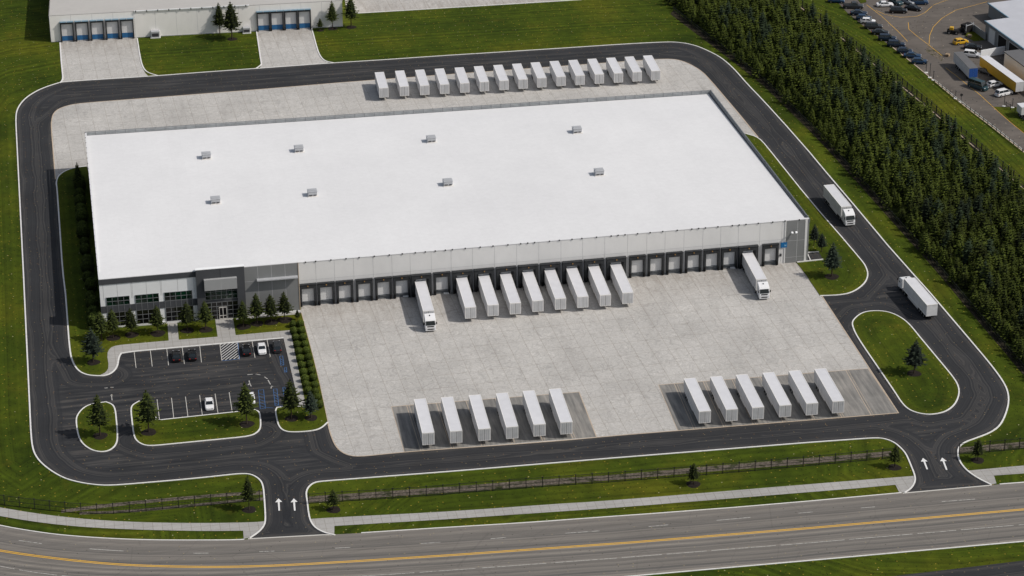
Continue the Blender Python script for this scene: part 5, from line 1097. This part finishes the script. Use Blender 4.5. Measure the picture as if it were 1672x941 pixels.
# ------------------------------------------------------------------ trees and shrubs
def spruce_mesh(h, r, layers, seed, per=9, detail=3, base=.1, droop=.25, trunk=True, core=True, pw=.78):
    rnd = random.Random(seed); mb = MB(); mb.att = []
    def tri(vs, fs, ts):
        o = len(mb.v); mb.v += [tuple(v) for v in vs]; mb.f += [tuple(i+o for i in f) for f in fs]; mb.mi += [0]*len(fs); mb.att += ts
    zb = base*h
    for L in range(layers):
        f = (L+rnd.uniform(-.25, .25))/(layers-1); f = min(max(f, 0), 1); z = zb+(h-zb)*(f**.93)*.97
        rad = r*((1-f)**pw)*(1 if f > .16 else .78+1.4*f)+.10
        n = max(4, int(per*(1-f*.55)))
        a0 = rnd.uniform(0, 6.28)
        for k in range(n):
            a = a0+2*math.pi*k/n+rnd.uniform(-.22, .22); rr = rad*rnd.uniform(.58, 1.2); dz = -droop*rr*rnd.uniform(.6, 1.3)+.12*rr
            dx, dy = math.cos(a), math.sin(a); sx, sy = -dy, dx
            m_ = detail if rr > r*.3 else max(1, detail-1)
            for q in range(m_):
                s0 = rr*q/m_*.9; s1 = rr*min(1, (q+1.35)/m_); wd_ = (.16+.30*rr/m_)*(1.15-.5*q/m_)*rnd.uniform(.8, 1.2)
                z0 = z+dz*(s0/rr)**.8 if s0 > 0 else z; z1 = z+dz*(s1/rr)**1.0+.10*rr*(s1/rr)**2; mz = (z0+z1)/2
                sm = (s0*.45+s1*.55); lift = .10*wd_
                c0 = (dx*s0, dy*s0, z0+.05); c1 = (dx*s1, dy*s1, z1); l = (dx*sm+sx*wd_, dy*sm+sy*wd_, mz-.28*wd_-rnd.uniform(0, .12)); rr_ = (dx*sm-sx*wd_, dy*sm-sy*wd_, mz-.28*wd_-rnd.uniform(0, .12))
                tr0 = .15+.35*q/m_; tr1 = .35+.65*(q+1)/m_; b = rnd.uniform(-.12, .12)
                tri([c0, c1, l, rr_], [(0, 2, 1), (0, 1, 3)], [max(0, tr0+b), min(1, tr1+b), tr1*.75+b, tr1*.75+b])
                # side sprigs
                for sg in (-1, 1):
                    if rnd.random() < .75:
                        t = sm; ll = wd_*rnd.uniform(.7, 1.3); bx, by = dx*t, dy*t; ox, oy = dx*.55+sg*sx*.85, dy*.55+sg*sy*.85
                        tip = (bx+ox*ll*1.35, by+oy*ll*1.35, mz-.25*ll+rnd.uniform(-.1, .1)); p = (bx+ox*ll*.5-sg*sx*0-dx*.14*ll, by+oy*ll*.5-dy*.14*ll, mz-.02); p2 = (bx+ox*ll*.55+dx*.2*ll, by+oy*ll*.55+dy*.2*ll, mz-.14)
                        tri([(bx, by, mz), tip, p, p2], [(0, 3, 1, 2)], [tr0, min(1, tr1+.05), tr1*.8, tr1*.8])
    # leader shoots
    for k in range(5):
        a = k*1.257; tri([(0, 0, h*.93), (math.cos(a)*.16, math.sin(a)*.16, h*.965), (0, 0, h*1.02), (math.cos(a+.9)*.1, math.sin(a+.9)*.1, h*.95)], [(0, 1, 2, 3)], [.4, .7, .9, .6])
    if core:
        n = 7; o = len(mb.v)
        for (zz_, rr) in ((zb+.02*h, r*.55), (zb+.4*h, r*.34), (h*.9, .05)):
            for i in range(n): a = 6.283*i/n; mb.v.append((math.cos(a)*rr, math.sin(a)*rr, zz_)); mb.att.append(0)
        for l in range(2):
            for i in range(n): mb.f.append((o+l*n+i, o+l*n+(i+1) % n, o+(l+1)*n+(i+1) % n, o+(l+1)*n+i)); mb.mi.append(0)
    return mb
def trunk_mesh(h, r=.16, top=.85):
    mb = MB(); mb.cyl((0, 0, -.05), r, h*top, 'z', 8, 0, r*.25)
    for k in range(5): a = k*1.3; mb.bar((0, 0, h*.28+k*h*.03), (math.cos(a)*.7, math.sin(a)*.7, h*.27+k*h*.03), .03)
    return mb
def tree_proto(label, h, r, layers, seed, mat, per=10, detail=3, base=.13, name='spruce_tree', pw=.78):
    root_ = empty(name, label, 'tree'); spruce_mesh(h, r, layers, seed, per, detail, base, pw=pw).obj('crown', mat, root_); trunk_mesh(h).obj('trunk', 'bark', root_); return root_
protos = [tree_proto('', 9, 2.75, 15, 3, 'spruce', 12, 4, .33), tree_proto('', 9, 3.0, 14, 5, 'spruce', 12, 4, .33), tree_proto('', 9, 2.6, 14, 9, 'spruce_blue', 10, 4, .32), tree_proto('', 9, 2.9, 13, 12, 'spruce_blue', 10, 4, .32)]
usedp = set()
def put_tree(base, top, k, label, group=None, wid=1.0, mulch=1.5, z=.11, lean=0):
    B = G(base[0], base[1], z)
    hh = 2.0
    while hh < 20:
        d = np.array(B)+np.array([0, 0, hh])-CP; y = 470.5-F_PX*(d@up)/(d@fw)
        if y < top: break
        hh += .1
    p = protos[k]; o = p if k not in usedp else copy_tree(p); usedp.add(k)
    s = hh/9.1; o.location = B; o.rotation_euler = (lean, 0, random.uniform(0, 6.28)); o.scale = (s*wid, s*wid, s); o['label'] = label
    if group: o['group'] = group
    if mulch:
        mb = MB(); n = 22; rr = mulch*random.uniform(1.0, 1.15); vs = [(0, 0, .09)]
        for ring, (q, zq_) in enumerate(((.6, .07), (1, .006))):
            for i in range(n): a = 6.283*i/n; e = 1+.06*math.sin(3*a+base[0]); vs.append((math.cos(a)*rr*q*e, math.sin(a)*rr*q*e, zq_))
        fs = [(0, 1+i, 1+(i+1) % n) for i in range(n)]+[(1+i, 1+n+i, 1+n+(i+1) % n, 1+(i+1) % n) for i in range(n)]
        mb.add(vs, fs); m_ = mb.obj('mulch_bed', 'mulch'); m_.location = B; struct(m_)
gO = 'young spruces along the office front'
offt = [((185, 552), 504, 'leftmost spruce of the office front, before the corner windows'), ((215, 547), 503, 'second spruce from the left along the office front'), ((257.7, 544.7), 498, 'spruce left of the narrow side path to the office'), ((306, 539.8), 493, 'spruce just right of the narrow side path to the office'), ((336, 538.6), 491, 'spruce immediately left of the glazed entrance'), ((397.6, 533.7), 490, 'slim spruce immediately right of the glazed entrance'), ((419.8, 528.8), 478.7, 'spruce left of the three in front of the grey wing'), ((442.8, 526.4), 480, 'middle spruce of the three in front of the grey wing'), ((465, 522.7), 476, 'spruce nearest the round shrubs in front of the grey wing')]
for i, (b, t, l) in enumerate(offt): put_tree(b, t, i % 2, l, gO, 1.05 if i != 5 else .9, 1.55)
for b, t, k, wd_, l, mu in [((152.6, 592), 535, 2, 1.25, 'bluish spruce on the corner lawn left of the office car park', 1.4), ((163.6, 712), 644, 0, 1.0, 'tall spruce on the small oval island at the left', 1.45), ((243, 706), 636.6, 1, 1.0, 'tall spruce at the left end of the car park lawn strip', 1.45), ((403, 692.8), 624, 0, 1.0, 'tall spruce at the right end of the car park lawn strip', 1.45), ((476, 683.5), 619, 1, 1.0, 'tall green spruce on the small lawn below the shrub rows', 1.4), ((508, 682.6), 637, 2, 1.2, 'grey-blue spruce on the small lawn beside the yard edge', 1.4), ((407, 832.6), 776, 0, .8, 'slender spruce left of the left driveway mouth', 1.4), ((544.7, 832.6), 799, 1, 1.15, 'small spruce right of the left driveway mouth', 1.4), ((1132, 791), 756, 1, 1.1, 'small lone spruce halfway along the front verge', 1.4), ((1460.7, 763.5), 726, 0, 1.1, 'small spruce left of the right driveway mouth', 1.4), ((1596, 752), 716.5, 1, 1.1, 'small spruce right of the right driveway mouth', 1.4), ((1492.4, 610), 555, 3, 1.25, 'dark spruce standing on the big oval lawn', 1.6), ((1358, 452), 396, 2, 1.15, 'blue spruce on the lawn off the right corner of the warehouse', 1.6), ((1341, 411.8), 380, 3, 1.1, 'small blue spruce above the sunken landing', 0), ((1329, 401), 366, 2, 1.1, 'blue spruce right beside the warehouse corner', 0),
                            ((379, 64), 2.5, 1, 1.0, 'taller spruce right of the pair at the neighbouring wall', 1.5), ((359, 55), 4, 0, .85, 'spruce left of the pair at the neighbouring wall', 0), ((543, 47), 1, 0, .85, 'spruce between a bush and a taller spruce at the neighbour corner', 1.3), ((573.5, 44.6), -8, 1, .9, 'tall spruce cut off by the top edge at the neighbour corner', 1.5), ((523, 50), 30, 0, 1.1, 'little bushy spruce right of the four neighbouring docks', 1.0), ((486, 523), 506, 0, 1.1, 'tiny cone-shaped spruce at the top of the shrub rows', 0), ((129, 312), 265, 0, .75, 'narrow dark spruce heading the row of shrubs along the left wall', 0), ((166, 556), 508, 0, 1.3, 'broad green spruce at the left front corner of the warehouse', 0)]:
    put_tree(b, t, k, l, 'scattered spruces on the lawns', wd_, mu, .11 if b[1] > 270 and not (b[1] > 750) else 0)
# round clipped shrubs
def shrub_mesh(r, seed, n=900, zs=1.0, leaf=.06):
    rnd = random.Random(seed); mb = MB(); mb.att = []
    o = 0; U_, V_ = 14, 9
    for j in range(V_+1):
        for i in range(U_):
            th = math.pi*j/V_; ph = 6.283*i/U_; q = r*.9*(1+.05*math.sin(5*ph+seed)*math.sin(3*th)); mb.v.append((q*math.sin(th)*math.cos(ph), q*math.sin(th)*math.sin(ph), r*zs*.92+q*zs*math.cos(th))); mb.att.append(.25)
    for j in range(V_):
        for i in range(U_): mb.f.append((j*U_+i, (j+1)*U_+i, (j+1)*U_+(i+1) % U_, j*U_+(i+1) % U_)); mb.mi.append(0)
    for k in range(n):
        z = rnd.uniform(-1, 1); ph = rnd.uniform(0, 6.283); s = math.sqrt(1-z*z); nn = Vector((s*math.cos(ph), s*math.sin(ph), z)); rr = r*rnd.uniform(.88, 1.06)
        c = Vector((nn.x*rr, nn.y*rr, r*zs*.92+nn.z*rr*zs)); a = Vector((rnd.uniform(-1, 1), rnd.uniform(-1, 1), rnd.uniform(-1, 1))).normalized(); b = nn.cross(a).normalized() if nn.cross(a).length > .01 else a; a2 = (nn*.6+a*.7).normalized(); l = leaf*rnd.uniform(.7, 1.5)
        t = min(1, max(0, .30+.75*nn.z+rnd.uniform(-.2, .25))); o = len(mb.v)  # leaf tone follows the upward normal: lit top and shaded underside painted in
        mb.v += [tuple(c-b*l), tuple(c+a2*l), tuple(c+b*l), tuple(c-a2*l)]; mb.att += [t]*4; mb.f.append((o, o+1, o+2, o+3)); mb.mi.append(0)
    return mb
def shrub_proto(r, seed, mat, n=900, zs=1.0, name='round_shrub', leaf=.06):
    q = empty(name, '', 'shrub'); shrub_mesh(r, seed, n, zs, leaf).obj('foliage', mat, q); mb = MB(); mb.cyl((0, 0, -.02), .07, .35, 'z', 7); mb.obj('stem', 'bark', q); return q
sp = [shrub_proto(.92, 1, 'box'), shrub_proto(.95, 2, 'box', 900, .95)]
colL = [(652, 40), (657, 92), (670, 142), (682, 195), (693, 250), (706, 303), (718, 357), (732, 410), (744, 460), (753, 503), (765, 550)]
colR = [(707, 38), (716, 90), (728, 142), (742, 193), (754, 245), (766, 297), (779, 347), (792, 400), (806, 452), (818, 507), (822, 560), (840, 603), (856, 657)]
us = set()
for nm, c in (('left', colL), ('right', colR)):
    for i, (x, y) in enumerate(c):
        p = sp[i % 2]; q = G(*z3(x, y), 1.0); wh = 'topmost' if i == 0 else 'lowest' if i == len(c)-1 else ORD[i]+' from the office'
        k = i % 2; o = p if k not in us else copy_tree(p); us.add(k); s = random.uniform(.93, 1.02)
        o.location = (q.x, q.y, .1); o.rotation_euler = (0, 0, random.uniform(0, 6)); o.scale = (s, s, s); o['label'] = 'clipped round green shrub, %s in the %s column beside the yard' % (wh, nm); o['group'] = 'round shrubs in two columns'
hp = [shrub_proto(1.35, 11, 'hedge', 900, 1.05, 'wall_shrub', .14), shrub_proto(1.5, 12, 'hedge', 900, 1.2, 'wall_shrub', .14)]
hl = [(128.5, 293), (131, 304), (130, 316), (131, 329.5), (132, 341), (134, 354), (135, 368), (136, 381), (138, 394), (139, 408), (143, 425), (143, 437), (144, 452), (149, 466), (147.5, 481), (151, 496), (152.5, 510), (154, 526)]
for i, (x, y) in enumerate(hl):
    k = i % 2; o = hp[k] if i < 2 else copy_tree(hp[k]); q = G(x, y, 1.5); s = random.uniform(.85, 1.1); o.location = (q.x, q.y, .1); o.rotation_euler = (0, 0, random.uniform(0, 6)); o.scale = (s, s, s)
    o['label'] = 'dark bushy shrub along the left warehouse wall, %s counted from the rear' % ORD[i]; o['group'] = 'shrubs along the left warehouse wall'
# spruce plantation: standing trees, nearest ones as things, the far remainder as one wood
front = smooth_line(GG([(1036, -41), (1104, 17.5), (1243, 130), (1281, 166), (1337, 221), (1390, 278), (1447, 342), (1532, 437), (1596, 513), (1670, 600), (1726, 665)]), False, 1)
back = smooth_line(GG([(1245, -45), (1284, 4), (1349, 54), (1418, 111), (1496, 176), (1560, 231), (1662, 318), (1760, 405)]), False, 1)
area = [Vector((p.x, p.y)) for p in front]+[Vector((p.x, p.y)) for p in back[::-1]]
A = np.array([(p.x, p.y) for p in area])
def inside(x, y):
    c = False; j = len(A)-1
    for i in range(len(A)):
        xi, yi = A[i]; xj, yj = A[j]
        if (yi > y) != (yj > y) and x < (xj-xi)*(y-yi)/(yj-yi)+xi: c = not c
        j = i
    return c
def seen(x, y, z):
    d = np.array([x, y, z])-CP; zz_ = d@fw; return 836+F_PX*(d@rt)/zz_, 470.5-F_PX*(d@up)/zz_
spots = []; rnd = random.Random(21); stp = 2.75
x = A[:, 0].min()
ix = 0
while x < A[:, 0].max():
    y = A[:, 1].min()+(stp/2 if ix % 2 else 0)
    while y < A[:, 1].max():
        X, Y = x+rnd.uniform(-.8, .8), y+rnd.uniform(-.8, .8)
        if inside(X, Y) and rnd.random() > (.03 if dist_to(np.array([[X, Y]]), back, False)[0] > 5 else .30):
            a, b = seen(X, Y, 4)
            if -20 < b+10 and b-60 < 941 and a < 1705: spots.append((X, Y, float((np.array([X, Y, 0])-CP)@fw)))
        y += stp
    x += stp*.88; ix += 1
spots.sort(key=lambda t: t[2]); print('plantation trees', len(spots))
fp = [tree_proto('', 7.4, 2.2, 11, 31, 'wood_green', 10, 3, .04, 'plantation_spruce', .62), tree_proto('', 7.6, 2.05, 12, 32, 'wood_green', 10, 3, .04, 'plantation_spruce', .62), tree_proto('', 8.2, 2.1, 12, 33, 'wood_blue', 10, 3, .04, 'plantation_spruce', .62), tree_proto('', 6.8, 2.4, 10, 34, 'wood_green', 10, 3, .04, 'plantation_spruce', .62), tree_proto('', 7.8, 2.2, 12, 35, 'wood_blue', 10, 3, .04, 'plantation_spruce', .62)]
uf = set(); rest = []
kinds = {2: 'blue', 4: 'blue'}
for i, (X, Y, _) in enumerate(spots):
    k = rnd.choice([0, 1, 2, 3, 0, 0, 3, 1, 4, 1]); df = dist_to(np.array([[X, Y]]), front, False)[0]
    s = rnd.choice([rnd.uniform(.62, .9), rnd.uniform(.85, 1.1), rnd.uniform(.95, 1.22)])*(.72 if df < 4 else 1.0); ws = rnd.uniform(.92, 1.2)*(1.15 if df < 4 else 1)
    if df < 5: k = rnd.choice([0, 1, 3])
    if i < 300:
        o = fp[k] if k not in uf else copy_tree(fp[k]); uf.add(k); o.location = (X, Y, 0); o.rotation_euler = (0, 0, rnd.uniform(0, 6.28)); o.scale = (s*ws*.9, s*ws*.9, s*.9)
        o['label'] = 'bluish dark spruce packed into the plantation beside the loop road' if k in kinds else 'yellow-green spruce packed into the plantation beside the loop road'
        o['group'] = 'bluish spruces of the plantation' if k in kinds else 'yellow-green spruces of the plantation'
    else: rest.append((X, Y, k, s, ws, rnd.uniform(0, 6.28)))
if rest:
    V = []; Fc = []; T = []; MI = []; off = 0
    for (X, Y, k, s, ws, a) in rest:
        me = fp[k].children[0].data if fp[k].children[0].name.startswith('crown') else fp[k].children[1].data
        n = len(me.vertices); co = np.empty(n*3, np.float32); me.vertices.foreach_get('co', co); co = co.reshape(-1, 3); c_, s_ = math.cos(a), math.sin(a)
        q = np.c_[(co[:, 0]*c_-co[:, 1]*s_)*s*ws*.9+X, (co[:, 0]*s_+co[:, 1]*c_)*s*ws*.9+Y, co[:, 2]*s*.9]; V.append(q)
        t = np.empty(n, np.float32); me.attributes['t'].data.foreach_get('value', t); T.append(t*rnd.uniform(.7, 1.15))
        for p in me.polygons: Fc.append([v+off for v in p.vertices]); MI.append(1 if k in kinds else 0)
        off += n
    me = bpy.data.meshes.new('spruce_wood'); me.from_pydata(np.vstack(V).tolist(), [], Fc); me.materials.append(M['wood_green']); me.materials.append(M['wood_blue']); me.polygons.foreach_set('material_index', MI)
    at = me.attributes.new('t', 'FLOAT', 'POINT'); at.data.foreach_set('value', np.concatenate(T)); o = bpy.data.objects.new('spruce_wood', me); col.objects.link(o)
    o['label'] = 'far part of the dense spruce plantation toward the top of the picture'; o['category'] = 'wood'; o['kind'] = 'stuff'
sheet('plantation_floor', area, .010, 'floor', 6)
scene.render.engine = 'CYCLES'
